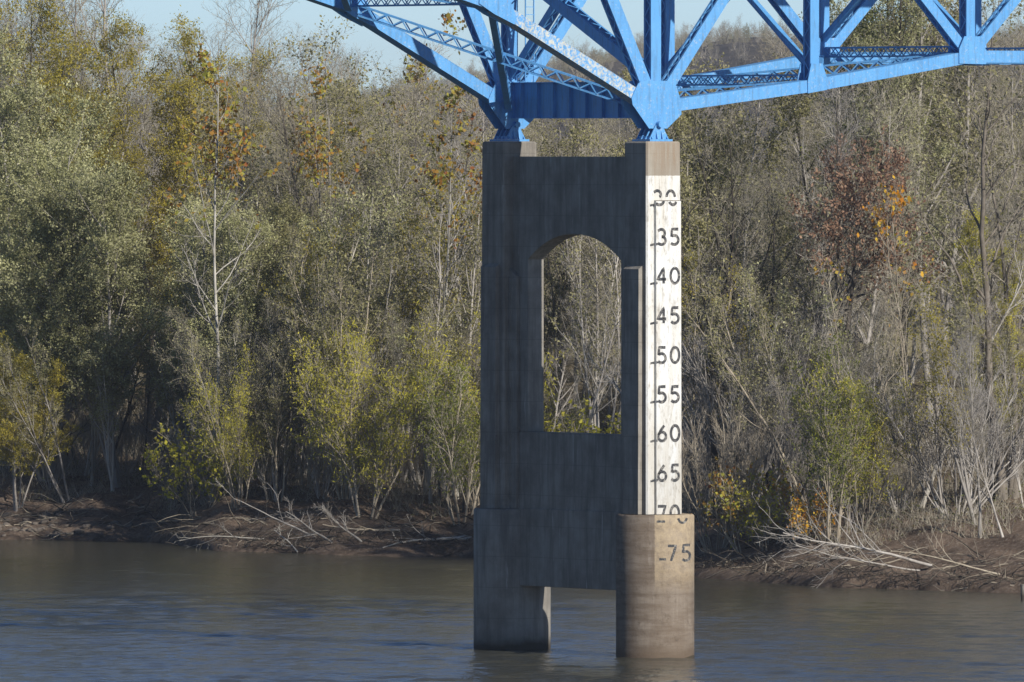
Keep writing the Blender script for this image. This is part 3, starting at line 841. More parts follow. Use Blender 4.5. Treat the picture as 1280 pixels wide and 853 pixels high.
def grow(seed, H, stems=1, spread=8, tr=0.16, trunk_w=0.05, limbs=(22, 0.25, 0.97, 48, 5.0, 0.6), b2=(9, 50, 1.9), b3=(8, 50, 0.8), up=(0.05, 0.06, 0.03),
         leaf=0, lsize=0.12, bark=B_GREY, twig=B_TWIG, lmat=None, low=0.0, aspect=0.6, hang=0.0, twig_w=0.014, wander=0.10, leaf_top=0.0, droop=0.0, b4=3, lean=0.0, cluster=0.0, pw=1.0):
    rng = np.random.default_rng(seed)
    g = Geo()
    m0 = 14
    az = rng.random(stems) * 2 * np.pi
    tilt = np.radians(spread) * (0.3 + 0.9 * rng.random(stems)) if stems > 1 else np.radians(np.full(1, lean))
    d0 = np.stack([np.cos(az) * np.sin(tilt), np.sin(az) * np.sin(tilt), np.cos(tilt)], -1)
    st = np.stack([np.cos(az) * 0.25, np.sin(az) * 0.25, np.full(stems, -0.4)], -1) * (1 if stems > 1 else 0) + np.array([0, 0, -0.4]) * (stems == 1)
    L0 = H * (1.0 if stems == 1 else (0.75 + 0.3 * rng.random(stems))) * np.ones(stems)
    P0_ = march(rng, st, d0, L0, m0, trunk_w, 0.03)
    R0 = radii(tr * (0.7 + 0.5 * rng.random(stems)) * (L0 / H), 0.02, m0, 0.9)
    R0[:, 0] *= 1.35
    g.tubes(P0_, R0, 7, 0)
    k, t0, t1, ang, ln, tl = limbs
    p, d, L, r = children(rng, P0_, R0, k, t0, t1, ang, ln, tl, pw)
    d[:, 2] += 0.15; d = unit(d)
    P1 = march(rng, p, d, L, 8, wander, up[0], droop * 0.3)
    r1 = np.minimum(r * 0.62, 0.018 * L + 0.012)
    R1 = radii(r1, 0.010, 8)
    g.tubes(P1, R1, 5, 0)
    tk = g.mesh('trunk', [bark], True)
    g = Geo()
    k2, a2, l2 = b2
    p, d, L, r = children(rng, P1, R1, k2, 0.12, 1.0, a2, l2, 0.55)
    P2 = march(rng, p, d, L, 5, wander, up[1], droop * 0.6)
    R2 = radii(np.minimum(r * 0.6, 0.010 * L + 0.007), 0.006, 5)
    g.tubes(P2, R2, 3, 0)
    k3, a3, l3 = b3
    p, d, L, r = children(rng, P2, R2, k3, 0.1, 1.0, a3, l3, 0.4)
    d[:, 2] += up[2]
    mid = p + unit(d) * (L * 0.55)[:, None]
    d2 = unit(d + rng.normal(0, 0.3, d.shape) + np.array([0, 0, up[2] - droop]))
    end = mid + d2 * (L * 0.5)[:, None]
    g.slivers(p, mid + (mid - p) * 0.3, np.minimum(twig_w * 1.5, r * 1.8 + 0.004), rng, 0)
    g.slivers(mid, end, twig_w, rng, 0)
    if b4:
        for q in range(b4):
            f = rng.random(len(p))[:, None]
            s0 = np.where(f < 0.5, p + (mid - p) * f * 2, mid + (end - mid) * (f - 0.5) * 2)
            dd = unit(d + rng.normal(0, 0.75, d.shape)); e0 = s0 + dd * (L * (0.25 + 0.3 * rng.random(len(L))))[:, None]
            g.slivers(s0, e0, twig_w * 0.75, rng, 0)
    if leaf and lmat:
        n = len(p)
        idx = rng.integers(0, n, leaf)
        f = rng.random(leaf)[:, None]
        c = np.where(f < 0.5, p[idx] + (mid - p)[idx] * f * 2, mid[idx] + (end - mid)[idx] * (f - 0.5) * 2) + rng.normal(0, 0.10, (leaf, 3))
        if leaf_top: c = c[c[:, 2] > H * leaf_top * (0.75 + 0.3 * rng.random(leaf))]
        if cluster:
            w = vnoise(c[:, 0] + c[:, 1] * 0.5, c[:, 2] * 1.2 + c[:, 1], 0.8, seed)
            c = c[w > cluster]
        g.leaves(c, lsize, rng, 1, aspect, hang)
    cr = g.mesh('crown', [twig] + ([lmat] if lmat else []))
    return tk, cr

PROTO = {
 # broad crowns full of small leaves
 'sage': [grow(s, 16, 4, 17, 0.16, limbs=(15, 0.25, 0.98, 52, 5.0, 0.5), b2=(9, 50, 1.8), b3=(7, 50, 0.75), leaf=60000, lsize=0.125, bark=B_GREY, lmat=L_SAGE, b4=1) for s in (11, 12)],
 'olive': [grow(s, 20, 2, 8, 0.2, limbs=(24, 0.2, 0.99, 48, 4.2, 0.55), b2=(8, 48, 1.8), b3=(7, 50, 0.8), leaf=34000, lsize=0.135, bark=B_DARK, lmat=L_OLIVE, b4=1, hang=0.6, aspect=0.4) for s in (21, 22)],
 'straw': [grow(s, 17, 2, 9, 0.14, limbs=(20, 0.2, 0.98, 42, 4.2, 0.55), b2=(9, 48, 1.6), b3=(6, 50, 0.75), leaf=10000, lsize=0.13, bark=B_GREY, lmat=L_PALE, b4=3) for s in (31, 32)],
 # bare crowns
 'bare': [grow(s, 21, 1, 0, 0.19, 0.05, limbs=(26, 0.22, 0.98, 40, 5.2, 0.6), b2=(9, 42, 1.9), b3=(7, 45, 0.85), up=(0.09, 0.08, 0.15), b4=3) for s in (41, 42, 43)],
 'pole': [grow(s, 15, 3, 9, 0.10, 0.045, limbs=(13, 0.3, 0.98, 32, 2.6, 0.4), b2=(6, 40, 1.1), b3=(5, 45, 0.6), up=(0.12, 0.1, 0.15), leaf=3600, lsize=0.14, bark=B_TAN, lmat=L_PALE, b4=2) for s in (51, 52, 53)],
 'sycamore': [grow(s, 18, 1, 0, 0.11, 0.035, limbs=(17, 0.38, 0.98, 48, 4.6, 0.65), b2=(6, 45, 1.4), b3=(4, 45, 0.7), up=(0.06, 0.08, 0.12), leaf=2600, lsize=0.2, bark=B_WHITE, twig=B_GREY, lmat=L_MIXD, b4=1, leaf_top=0.82, cluster=0.5, aspect=0.8) for s in (61, 62)],
 # low growth
 'willow': [grow(s, 6.5, 7, 22, 0.06, 0.07, limbs=(12, 0.2, 1.0, 30, 1.9, 0.4), b2=(6, 35, 0.9), b3=(5, 40, 0.5), leaf=8500, lsize=0.14, bark=B_TAN, lmat=L_YEL, aspect=0.28, hang=1.0, droop=0.12, b4=1, twig_w=0.01) for s in (71, 72)],
 'shoots': [grow(s, 6.0, 16, 34, 0.035, 0.06, limbs=(9, 0.3, 1.0, 22, 1.5, 0.3), b2=(5, 28, 0.8), b3=(4, 30, 0.45), up=(0.1, 0.1, 0.2), b4=1, twig=B_GREY, twig_w=0.012) for s in (81, 82)],
 'oak': [grow(s, 11, 1, 0, 0.16, 0.07, limbs=(16, 0.62, 0.98, 66, 2.7, 0.3), b2=(8, 55, 1.3), b3=(6, 50, 0.6), leaf=8000, lsize=0.13, bark=B_DARK, lmat=L_RUST, b4=1, aspect=0.6, cluster=0.3) for s in (91,)],
 'colour': [grow(s, 3.6, 8, 30, 0.035, 0.09, limbs=(9, 0.25, 1.0, 40, 1.1, 0.3), b2=(5, 45, 0.6), b3=(3, 45, 0.35), leaf=1100, lsize=0.17, bark=B_TAN, lmat=L_MIXD, aspect=0.7, b4=1) for s in (101, 102)],
 'maple': [grow(s, 11, 2, 8, 0.05, 0.05, limbs=(12, 0.45, 0.98, 42, 1.9, 0.5), b2=(5, 45, 0.8), b3=(4, 45, 0.4), leaf=520, lsize=0.17, bark=B_TAN, lmat=L_ORNG, aspect=0.8, b4=1, leaf_top=0.85, cluster=0.4) for s in (121, 122)],
 'gnarled': [grow(s, 19, 3, 12, 0.24, 0.07, limbs=(12, 0.3, 0.98, 46, 5.2, 0.5), b2=(8, 50, 1.9), b3=(7, 50, 0.8), wander=0.16, up=(0.03, 0.03, 0.05), leaf=1200, lsize=0.15, bark=B_DARK, lmat=L_PALE, b4=3) for s in (111, 112)],
}
CANON = {}
first_used = set()
def plant(kind, var, px, d, height, name, label, cat, group=None, rz=None, mats=None, sx=1.0, lean=None, Y=None):
    """mats: {(slot of crown or trunk): material}; the copy shares its mesh with the first of its kind"""
    tk, cr = PROTO[kind][var]
    H = {'sage': 16, 'olive': 20, 'straw': 17, 'bare': 21, 'pole': 15, 'sycamore': 18, 'willow': 6.5, 'shoots': 6, 'oak': 11, 'colour': 3.6, 'gnarled': 19, 'maple': 11}[kind]
    # walk back from the shore until the depth d behind the waterline is reached
    x = px2w(px, 620)
    for _ in range(4):
        y = float(shore(x)) + d
        x = px2w(px, y)
    k = height / H
    t = empty(name, (x, y, gz(x, y)), random.uniform(0, 6.283) if rz is None else rz)
    t.scale = (k * sx, k * sx, k)
    if lean: t.rotation_euler = (R(lean[0]), R(lean[1]), t.rotation_euler.z)
    tag(t, label, cat, group)
    for nm, me in (('trunk', tk), ('crown', cr)):
        o = link(nm, me, t)
        if mats:
            for i, key in enumerate(('bark',) if nm == 'trunk' else ('twig', 'leaf')):
                if key in mats and i < len(o.material_slots):
                    o.material_slots[i].link = 'OBJECT'; o.material_slots[i].material = mats[key]
    return t

T = plant
# --- trees one can point to, left of the pier (px across, metres behind the waterline, height)
T('sage', 0, 60, 14, 16.5, 'leafy_tree', 'broad pale sage green tree at the far left of the wooded bank', 'tree', rz=0.4)
T('sage', 1, 150, 12, 16.0, 'leafy_tree', 'silvery green leafy tree between the far left tree and the white sycamore', 'tree', rz=2.4)
T('sage', 0, 5, 26, 19, 'leafy_tree', 'tall pale green tree cut by the left edge of the photo', 'tree', rz=4.1)
T('sage', 0, 75, 15, 15.5, 'leafy_tree', 'rounded sage tree between the far left and the silvery green trees', 'tree', rz=1.7)
T('sage', 0, 318, 20, 13.0, 'leafy_tree', 'pale sage green crown just right of the white sycamore', 'tree', rz=3.1)
T('sage', 1, 385, 24, 13.5, 'leafy_tree', 'thin sage green crown halfway between the sycamore and the pier', 'tree', rz=0.3, mats={'leaf': L_PALE})
T('sage', 1, 222, 18, 13.5, 'leafy_tree', 'pale green leafy tree just left of the white sycamore trunk', 'tree', rz=5.0)
T('olive', 0, 25, 44, 22, 'olive_tree', 'ochre green tree rising at the upper left corner', 'tree', rz=1.0)
T('olive', 0, 60, 34, 17.5, 'olive_tree', 'ochre green crown just above the far left sage tree', 'tree', rz=5.5)
T('olive', 1, 140, 36, 16.5, 'olive_tree', 'ochre green crown just above the silvery green tree', 'tree', rz=0.5)
T('olive', 1, 100, 50, 19, 'olive_tree', 'ochre green tree behind the pale sage crowns at upper left', 'tree', rz=2.2)
T('olive', 0, 185, 46, 20.5, 'olive_tree', 'olive brown tree crown below the tall bare tree against the sky', 'tree', rz=3.0)
T('olive', 0, 330, 50, 18.5, 'olive_tree', 'olive ochre crown right of the one behind the white sycamore', 'tree', rz=1.9)
T('olive', 1, 235, 52, 19.5, 'olive_tree', 'olive tree crown directly behind the white sycamore', 'tree', rz=0.2)
T('bare', 0, 165, 62, 26, 'bare_tree', 'tallest bare tree spreading its limbs against the sky at upper left', 'tree', rz=0.5)
T('bare', 1, 95, 60, 25, 'bare_tree', 'grey bare tree rising behind the ochre green crowns', 'tree', rz=1.5)
T('bare', 2, 300, 66, 23.5, 'bare_tree', 'bare grey tree with fine twigs on the skyline left of the bridge', 'tree', rz=2.5)
T('sycamore', 0, 266, 11, 21.5, 'sycamore_tree', 'white barked sycamore with orange leaves at its top left of the pier', 'tree', rz=0.9)
T('sycamore', 1, 533, 16, 19.5, 'sycamore_tree', 'white trunked sycamore with yellow and rust leaves beside the pier', 'tree', rz=2.0)
T('sycamore', 0, 415, 34, 19.0, 'sycamore_tree', 'slim sycamore with a few rust leaves on top under the bridge chord', 'tree', rz=3.4)
T('sycamore', 1, 485, 46, 21.0, 'sycamore_tree', 'tall pale stemmed tree with sparse rust leaves under the bridge chord', 'tree', rz=4.0)
T('straw', 0, 335, 48, 21, 'leafy_tree', 'straw coloured tall crown on the skyline left of the bridge chord', 'tree', rz=1.1)
T('straw', 1, 395, 40, 16.5, 'leafy_tree', 'pale straw coloured tree in the middle of the left wood', 'tree', rz=2.1)
T('willow', 0, 300, 9, 6.6, 'young_willow', 'yellow green young willow at the bank left of the driftwood', 'shrub', rz=0.2, sx=0.8)
T('willow', 1, 345, 12, 7.4, 'young_willow', 'thin yellow leaved willow over the driftwood pile', 'shrub', rz=1.2, sx=0.9, mats={'leaf': L_PALE})
T('willow', 0, 458, 8, 8.0, 'young_willow', 'bright yellow green willow in the middle of the left bank', 'shrub', rz=2.0, mats={'leaf': L_YEL}, sx=1.0)
T('willow', 1, 432, 12, 8.0, 'young_willow', 'taller yellow willow just behind the brightest one', 'shrub', rz=3.7, sx=0.9)
T('willow', 1, 578, 9, 7.6, 'young_willow', 'yellow green willow touching the left side of the pier', 'shrub', rz=3.0, mats={'leaf': L_GRN})
T('willow', 0, 604, 12, 8.6, 'young_willow', 'green and yellow willow partly behind the pier', 'shrub', rz=5.0)
T('colour', 0, 250, 8, 4.8, 'leafy_shrub', 'light green leafy sapling over the dark bank left of the driftwood', 'shrub', rz=0.6, mats={'leaf': L_YEL})
T('sage', 0, 22, 8, 7.6, 'leafy_tree', 'low dark green tree overhanging the left end of the bank', 'tree', rz=3.5, mats={'leaf': L_OLIVE})
# --- seen through the arch
T('bare', 1, 742, 30, 15, 'bare_tree', 'bare tree seen through the arch of the pier', 'tree', rz=4.4)
T('straw', 0, 722, 58, 16, 'leafy_tree', 'pale leaved tree framed at the top of the pier arch', 'tree', rz=5.1)
T('colour', 1, 757, 24, 4.2, 'leafy_shrub', 'bright yellow leaved sapling seen through the pier opening', 'shrub', rz=1.0, mats={'leaf': L_YEL})
T('willow', 0, 692, 24, 4.4, 'leafy_shrub', 'green bush at the lower left of the pier opening', 'shrub', rz=1.9, mats={'leaf': L_GRN})
# --- right of the pier
T('gnarled', 0, 905, 15, 18, 'dark_trunk_tree', 'dark trunked bare tree leaning close to the right of the pier', 'tree', rz=0.3)
T('gnarled', 1, 945, 22, 19, 'dark_trunk_tree', 'second dark forked tree further right of the pier', 'tree', rz=1.3)
T('sage', 1, 885, 44, 19, 'leafy_tree', 'pale yellow green tree just right of the pier under the bridge', 'tree', rz=0.9, mats={'leaf': L_PALE}, sx=0.9)
T('olive', 0, 1130, 52, 22.5, 'leafy_tree', 'large green tree behind the right part of the bridge', 'tree', rz=4.3, mats={'leaf': L_SAGE})
T('olive', 1, 1080, 60, 22, 'leafy_tree', 'dark green leafy crown crossing the bridge truss on the right', 'tree', rz=5.3, mats={'leaf': L_GRN})
T('straw', 1, 1170, 58, 24.5, 'leafy_tree', 'straw green tall tree reaching the sky right of the bridge node', 'tree', rz=0.4)
T('gnarled', 1, 1262, 26, 24, 'tall_tree', 'tall tree with a thick grey trunk near the right edge', 'tree', rz=2.2, mats={'bark': B_BROWN})
T('oak', 0, 1032, 24, 16.0, 'oak_tree', 'oak holding brown dead leaves in the right wood', 'tree', rz=0.7, sx=0.85)
T('maple', 0, 1146, 20, 15.6, 'maple_sapling', 'slender sapling with bright orange and yellow leaves right of the brown oak', 'tree', rz=0.1, sx=0.8)
T('maple', 1, 1085, 18, 12.5, 'maple_sapling', 'sapling with scattered red leaves below the orange one', 'tree', rz=2.1, mats={'leaf': L_MIXD})
T('olive', 0, 1238, 26, 12.5, 'leafy_tree', 'small mustard yellow crown near the right edge', 'tree', rz=2.8, mats={'leaf': L_YEL}, sx=0.8)
T('bare', 2, 1150, 24, 15.0, 'bare_tree', 'pale bare tree leaning left in front of the brown oak', 'tree', rz=2.8, mats={'bark': B_DEAD, 'twig': B_GREY}, lean=(0, -22))
T('bare', 0, 1225, 12, 10.5, 'bare_tree', 'grey twiggy tree over the right bank near the photo edge', 'tree', rz=0.8, mats={'twig': B_GREY})
T('shoots', 0, 990, 22, 9.6, 'bare_shrub', 'fan of grey upright shoots right of the dark trunks', 'shrub', rz=0.8)
T('shoots', 1, 962, 24, 9.0, 'bare_shrub', 'grey upright shoots between the dark trunks and the larger fan', 'shrub', rz=1.8)
T('shoots', 1, 880, 18, 9.0, 'bare_shrub', 'tangled grey brush rising close behind the white gauge face', 'shrub', rz=2.2, mats={'twig': B_GREY})
T('shoots', 0, 925, 16, 8.4, 'bare_shrub', 'tangled grey brush between the leaning dark trunks', 'shrub', rz=3.3, mats={'twig': B_GREY})
T('shoots', 1, 1195, 18, 7.0, 'bare_shrub', 'wide grey brush low on the slope toward the right edge', 'shrub', rz=4.2, mats={'twig': B_GREY}, sx=1.4)
T('willow', 0, 1040, 10, 7.8, 'young_willow', 'bushy yellow green willow on the right bank', 'shrub', rz=4.0, mats={'leaf': L_GRN})
T('willow', 1, 1068, 12, 6.8, 'young_willow', 'olive green willow bush beside the bushy yellow green one', 'shrub', rz=5.0)
T('colour', 0, 935, 7, 4.2, 'leafy_shrub', 'shrub with red and yellow leaves at the foot of the right bank', 'shrub', rz=4.0)
T('colour', 1, 962, 8, 3.0, 'leafy_shrub', 'small yellow leaved shrub beside the red and yellow one', 'shrub', rz=5.0, mats={'leaf': L_YEL})
T('colour', 1, 1018, 9, 2.4, 'leafy_shrub', 'low shrub with orange leaves under the bushy willow', 'shrub', rz=0.5, mats={'leaf': L_ORNG})
T('shoots', 0, 893, 6, 6.6, 'bare_shrub', 'straight bare stems growing from the water edge beside the pier', 'shrub', rz=2.8, mats={'bark': B_TAN, 'twig': B_TAN})
T('pole', 0, 880, 14, 12, 'slender_tree', 'slender olive leaved stems just right of the white gauge face', 'tree', rz=3.8, mats={'leaf': L_OLIVE})
T('sycamore', 0, 1168, 20, 10.5, 'bare_tree', 'white stemmed bare tree standing on the right slope', 'tree', rz=3.9, lean=(0, -14), mats={'leaf': L_PALE})

# --- the rest of the wood: copies that nothing tells apart share a label
MARKS = [(-10, 'the left edge of the photo'), (60, 'the far left sage tree'), (150, 'the silvery green tree'), (266, 'the white sycamore'), (300, 'the left young willow'),
         (345, 'the willow over the driftwood'), (395, 'the middle straw coloured tree'), (455, 'the bright yellow green willow'), (533, 'the white trunked sycamore'), (578, 'the willow touching the pier'),
         (640, 'the far pier column'), (727, 'the pier opening'), (830, 'the white gauge face'), (905, 'the leaning dark trunks'), (962, 'the grey upright shoots'), (1040, 'the brown oak'),
         (1128, 'the orange leaved sapling'), (1168, 'the white stem on the right slope'), (1245, 'the tall thick trunk'), (1290, 'the right edge of the photo')]
TONE = {'tan_bark': 'tan', 'grey_bark': 'grey', 'dark_bark': 'dark', 'brown_bark': 'brown', 'white_bark': 'white', 'bleached_wood': 'bleached', 'twig_bark': 'brown grey'}
def describe(what, px, d, h, hs, m):
    mx, mark = min(MARKS, key=lambda q: abs(q[0] - px))
    side = 'just left of' if px < mx - 5 else ('just right of' if px > mx + 5 else 'behind')
    tone = TONE[m['bark'].name] if m and 'bark' in m else (TONE[m['twig'].name] if m and 'twig' in m else 'pale')
    size = 'tall' if h > hs[0] + 0.66 * (hs[1] - hs[0]) else ('short' if h < hs[0] + 0.33 * (hs[1] - hs[0]) else 'middling')
    row = 'near the water' if d < 14 else ('far up the slope' if d > 34 else 'partway up the slope')
    t_ = f'{size} {tone} {what} {side} {mark}, {row}'
    return t_ if len(t_.split()) <= 16 else f'{size} {tone} {what} {side} {mark}'
def fill(kinds, n, x0, x1, d0, d1, h0, h1, name, label, cat, group, seed, mats=None, lean=0):
    rr = random.Random(seed)
    for i in range(n):
        px = x0 + (x1 - x0) * (i + rr.random()) / n
        k, v = rr.choice(kinds)
        dd, hh, mm = rr.uniform(d0, d1), rr.uniform(h0, h1), mats(rr) if mats else None
        T(k, v, px, dd, hh, name, describe(label, px, dd, hh, (h0, h1), mm), cat, group, rz=rr.uniform(0, 6.28), mats=mm, lean=(rr.uniform(-lean, lean), rr.uniform(-lean, lean)) if lean else None)
POLES = [('pole', 0), ('pole', 1), ('pole', 2)]
BARES = [('bare', 0), ('bare', 1), ('bare', 2)]
def polem(rr): return {'bark': rr.choice([B_TAN, B_GREY, B_GREY, B_WHITE, B_DEAD]), 'leaf': rr.choice([L_PALE, L_OLIVE, L_PALE, L_PALE, L_SAGE])}
def brm(rr): return {'bark': rr.choice([B_GREY, B_BROWN, B_DARK, B_BROWN]), 'twig': rr.choice([B_TWIG, B_GREY, B_TWIG])}
fill(POLES, 30, 285, 600, 12, 32, 9.5, 15.5, 'slender_tree', 'thin stemmed tree', 'tree', 'slender trees left of the pier', 1, polem, 8)
fill(POLES, 9, 60, 290, 8, 22, 8, 12, 'slender_tree', 'thin stem', 'tree', 'slender trees among the sage trees', 2, polem, 22)
fill(BARES, 7, 300, 640, 30, 52, 15, 20, 'bare_tree', 'bare twiggy tree', 'tree', 'bare trees left of the pier', 3, brm, 5)
fill([('straw', 0), ('straw', 1)], 6, 270, 620, 26, 50, 13, 19.5, 'leafy_tree', 'straw tinted tree', 'tree', 'straw coloured trees left of the pier', 4, None, 5)
fill(BARES + [('gnarled', 0)], 11, 860, 1290, 22, 56, 12, 20, 'bare_tree', 'bare tree', 'tree', 'bare trees right of the pier', 5, brm, 12)
fill(POLES, 8, 870, 1290, 14, 34, 7, 13, 'slender_tree', 'slender leaning stem', 'tree', 'slender trees right of the pier', 6, polem, 20)
fill([('shoots', 0), ('shoots', 1)], 13, -10, 600, 12, 28, 3, 5.5, 'bare_shrub', 'leafless shrub', 'shrub', 'bare shrubs on the left bank', 7, lambda rr: {'twig': rr.choice([B_TWIG, B_TAN, B_GREY])})
fill([('shoots', 0), ('shoots', 1)], 5, 865, 1290, 14, 28, 2.5, 4.0, 'bare_shrub', 'leafless shrub', 'shrub', 'bare shrubs on the right bank', 8, lambda rr: {'twig': rr.choice([B_DARK, B_TWIG, B_DARK])})
fill(BARES + POLES, 5, 670, 790, 20, 50, 9, 15, 'bare_tree', 'bare tree', 'tree', 'bare trees behind the pier', 9, brm, 10)
fill(BARES + [('straw', 0)], 6, 600, 1000, 56, 80, 13.5, 16.5, 'bare_tree', 'bare tree crown', 'tree', 'bare trees behind the bridge truss', 10, brm, 4)

fill(BARES + [('gnarled', 0), ('gnarled', 1)], 16, 20, 600, 10, 24, 6.5, 11, 'bare_tree', 'spreading bare sapling', 'tree', 'bare saplings on the left bank', 11, brm, 16)
fill(BARES, 9, 865, 1290, 12, 24, 6, 10, 'bare_tree', 'spreading bare sapling', 'tree', 'bare saplings on the right bank', 12, brm, 18)

# --- the wood beyond, one mass: a few thousand trees could not be told apart there
def forest_mass(name, label, ridge=False):
    pts = []; scl = []
    rr = random.Random(77)
    for i in range(3000 if ridge else 330):
        if ridge:
            x = rr.uniform(-190, 190); y = rr.uniform(3150, 4050)
            pts.append((x, y, gz(x, y) - 5.0)); scl.append(rr.uniform(0.35, 0.55)); continue
        x = rr.uniform(-75, 80); d = rr.uniform(62, 170)
        if rr.random() < 0.35 and abs(x) > 32: continue
        y = float(shore(x)) + d
        px = 640 + x * F_PX / y
        if 885 < px < 1000 and d > 72 and rr.random() < 0.75: continue
        top = np.interp(px, [-200, 150, 200, 235, 300, 420, 600, 860, 1000, 1040, 1500], [-10, 0, 70, 55, 35, 62, 80, 92, 80, 25, 0]) + rr.uniform(0, 55)
        z = gz(x, y)
        sc = (EYE + (HOR - top) * y / F_PX - z) / 20.5
        pts.append((x, y, z)); scl.append(max(0.35, min(1.1, sc)))
    me = bpy.data.meshes.new(name)
    me.from_pydata(pts, [], []); me.update()
    me.attributes.new('size', 'FLOAT', 'POINT').data.foreach_set('value', scl)
    o = link(name, me)
    tag(o, label, None, None, 'stuff')
    ng = bpy.data.node_groups.new('forest_scatter', 'GeometryNodeTree')
    ng.interface.new_socket('Geometry', in_out='INPUT', socket_type='NodeSocketGeometry')
    ng.interface.new_socket('Geometry', in_out='OUTPUT', socket_type='NodeSocketGeometry')
    ns, ls = ng.nodes, ng.links
    gi, go = ns.new('NodeGroupInput'), ns.new('NodeGroupOutput')
    join = ns.new('GeometryNodeJoinGeometry')
    srcs = [('bare', 0), ('bare', 1), ('bare', 2), ('straw', 0), ('straw', 1), ('gnarled', 0), ('gnarled', 1)]
    g2i = ns.new('GeometryNodeGeometryToInstance')
    made = []
    for k, v in srcs:
        jj = ns.new('GeometryNodeJoinGeometry')
        for me in PROTO[k][v]:
            ob = next(ob for ob in bpy.data.objects if ob.data is me)
            oi = ns.new('GeometryNodeObjectInfo'); oi.inputs['Object'].default_value = ob; oi.transform_space = 'ORIGINAL'
            ls.new(oi.outputs['Geometry'], jj.inputs[0])
        gg = ns.new('GeometryNodeGeometryToInstance'); ls.new(jj.outputs[0], gg.inputs[0])
        made.append(gg)
    for gg in reversed(made): ls.new(gg.outputs[0], join.inputs[0])
    iop = ns.new('GeometryNodeInstanceOnPoints'); iop.inputs['Pick Instance'].default_value = True
    ls.new(gi.outputs[0], iop.inputs['Points']); ls.new(join.outputs[0], iop.inputs['Instance'])
    rv = ns.new('FunctionNodeRandomValue'); rv.data_type = 'INT'
    rv.inputs['Min'].default_value = 0 if 'Min' in rv.inputs else 0
    for s in rv.inputs:
        if s.type == 'INT' and s.name == 'Max': s.default_value = len(srcs) - 1
        if s.type == 'INT' and s.name == 'Min': s.default_value = 0
    ls.new([s for s in rv.outputs if s.type == 'INT'][0], iop.inputs['Instance Index'])
    rr_ = ns.new('FunctionNodeRandomValue'); rr_.data_type = 'FLOAT_VECTOR'
    rr_.inputs[0].default_value = (-0.06, -0.06, 0); rr_.inputs[1].default_value = (0.06, 0.06, 6.28)
    ls.new(rr_.outputs[0], iop.inputs['Rotation'])
    na = ns.new('GeometryNodeInputNamedAttribute'); na.data_type = 'FLOAT'; na.inputs['Name'].default_value = 'size'
    ls.new(na.outputs['Attribute'], iop.inputs['Scale'])
    ls.new(iop.outputs[0], go.inputs[0])
    md = o.modifiers.new('scatter', 'NODES'); md.node_group = ng
forest_mass('forest', 'mass of bare and olive trees filling the slope behind the bank')
forest_mass('ridge_forest', 'far wood covering the hazy hill behind the truss', True)

# --- undergrowth and dry grass on the slope
def undergrowth():
    rng = np.random.default_rng(5)
    g = Geo()
    n = 26000
    x = rng.uniform(-46, 48, n); d = 9.0 + 58 * rng.random(n) ** 1.4
    w = vnoise(x, d, 0.35, 9)
    keep = w > 0.30 + 0.35 * np.clip((15 - d) / 6, 0, 1); x = x[keep]; d = d[keep]
    y = shore(x) + d; z = ground(x, y)
    a = np.stack([x, y, z - 0.05], -1)
    n = len(a)
    for q in range(4):
        dd = unit(rng.normal(0, 0.5, (n, 3)) + np.array([0, 0, 1.0]))
        L = (0.3 + 1.2 * rng.random(n) ** 2)[:, None]
        b = a + dd * L
        g.slivers(a, b, 0.022, rng, 0)
        f = rng.random((n, 1))
        s0 = a + (b - a) * f; e0 = s0 + unit(dd + rng.normal(0, 0.7, (n, 3))) * L * 0.45
        g.slivers(s0, e0, 0.013, rng, 0)
    idx = rng.integers(0, n, 30000)
    c = a[idx] + np.stack([rng.normal(0, 0.4, 30000), rng.normal(0, 0.4, 30000), 0.1 + 1.1 * rng.random(30000) ** 2], -1)
    g.leaves(c, 0.13, rng, 1, 0.45)
    tag(link('undergrowth', g.mesh('undergrowth', [B_TWIG, L_LITTER])), 'tangled dry brush and leaves on the river bank', None, None, 'stuff')
undergrowth()

# --- roots, sticks and drift on the mud
def drift_litter():
    rng = np.random.default_rng(15)
    g = Geo()
    n = 1700
    x = rng.uniform(-40, 42, n); d = 0.2 + 8.5 * rng.random(n)
    w = vnoise(x, d, 0.3, 12); k = w > 0.36; x, d = x[k], d[k]; n = len(x)
    y = shore(x) + d
    st = np.stack([x, y, ground(x, y) + 0.05], -1)
    az = rng.random(n) * 6.283
    dr = np.stack([np.cos(az), np.sin(az) * 0.6, rng.normal(0.12, 0.25, n)], -1)
    P = march(rng, st, dr, 0.5 + 2.2 * rng.random(n) ** 2, 5, 0.22, -0.02)
    Rr = radii(0.012 + 0.035 * rng.random(n) ** 2, 0.006, 5)
    g.tubes(P[: n // 2], Rr[: n // 2], 4, 0); g.tubes(P[n // 2:], Rr[n // 2:], 4, 1)
    # root fringe hanging over the cut bank
    n = 1100
    x = rng.uniform(-18, 40, n); y = shore(x) + rng.uniform(0.6, 3.2, n)
    st = np.stack([x, y, ground(x, y) + rng.uniform(0.0, 0.35, n)], -1)
    P = march(rng, st, np.stack([rng.normal(0, 0.6, n), -0.8 + 0 * x, rng.normal(0.1, 0.3, n)], -1), 0.6 + 1.2 * rng.random(n), 5, 0.25, -0.25)
    g.tubes(P, radii(0.01 + 0.02 * rng.random(n), 0.005, 5), 3, 0)
    tag(link('drift_litter', g.mesh('drift_litter', [B_DARK, B_TAN])), 'drift sticks and exposed roots lying on the muddy bank', None, None, 'stuff')
drift_litter()

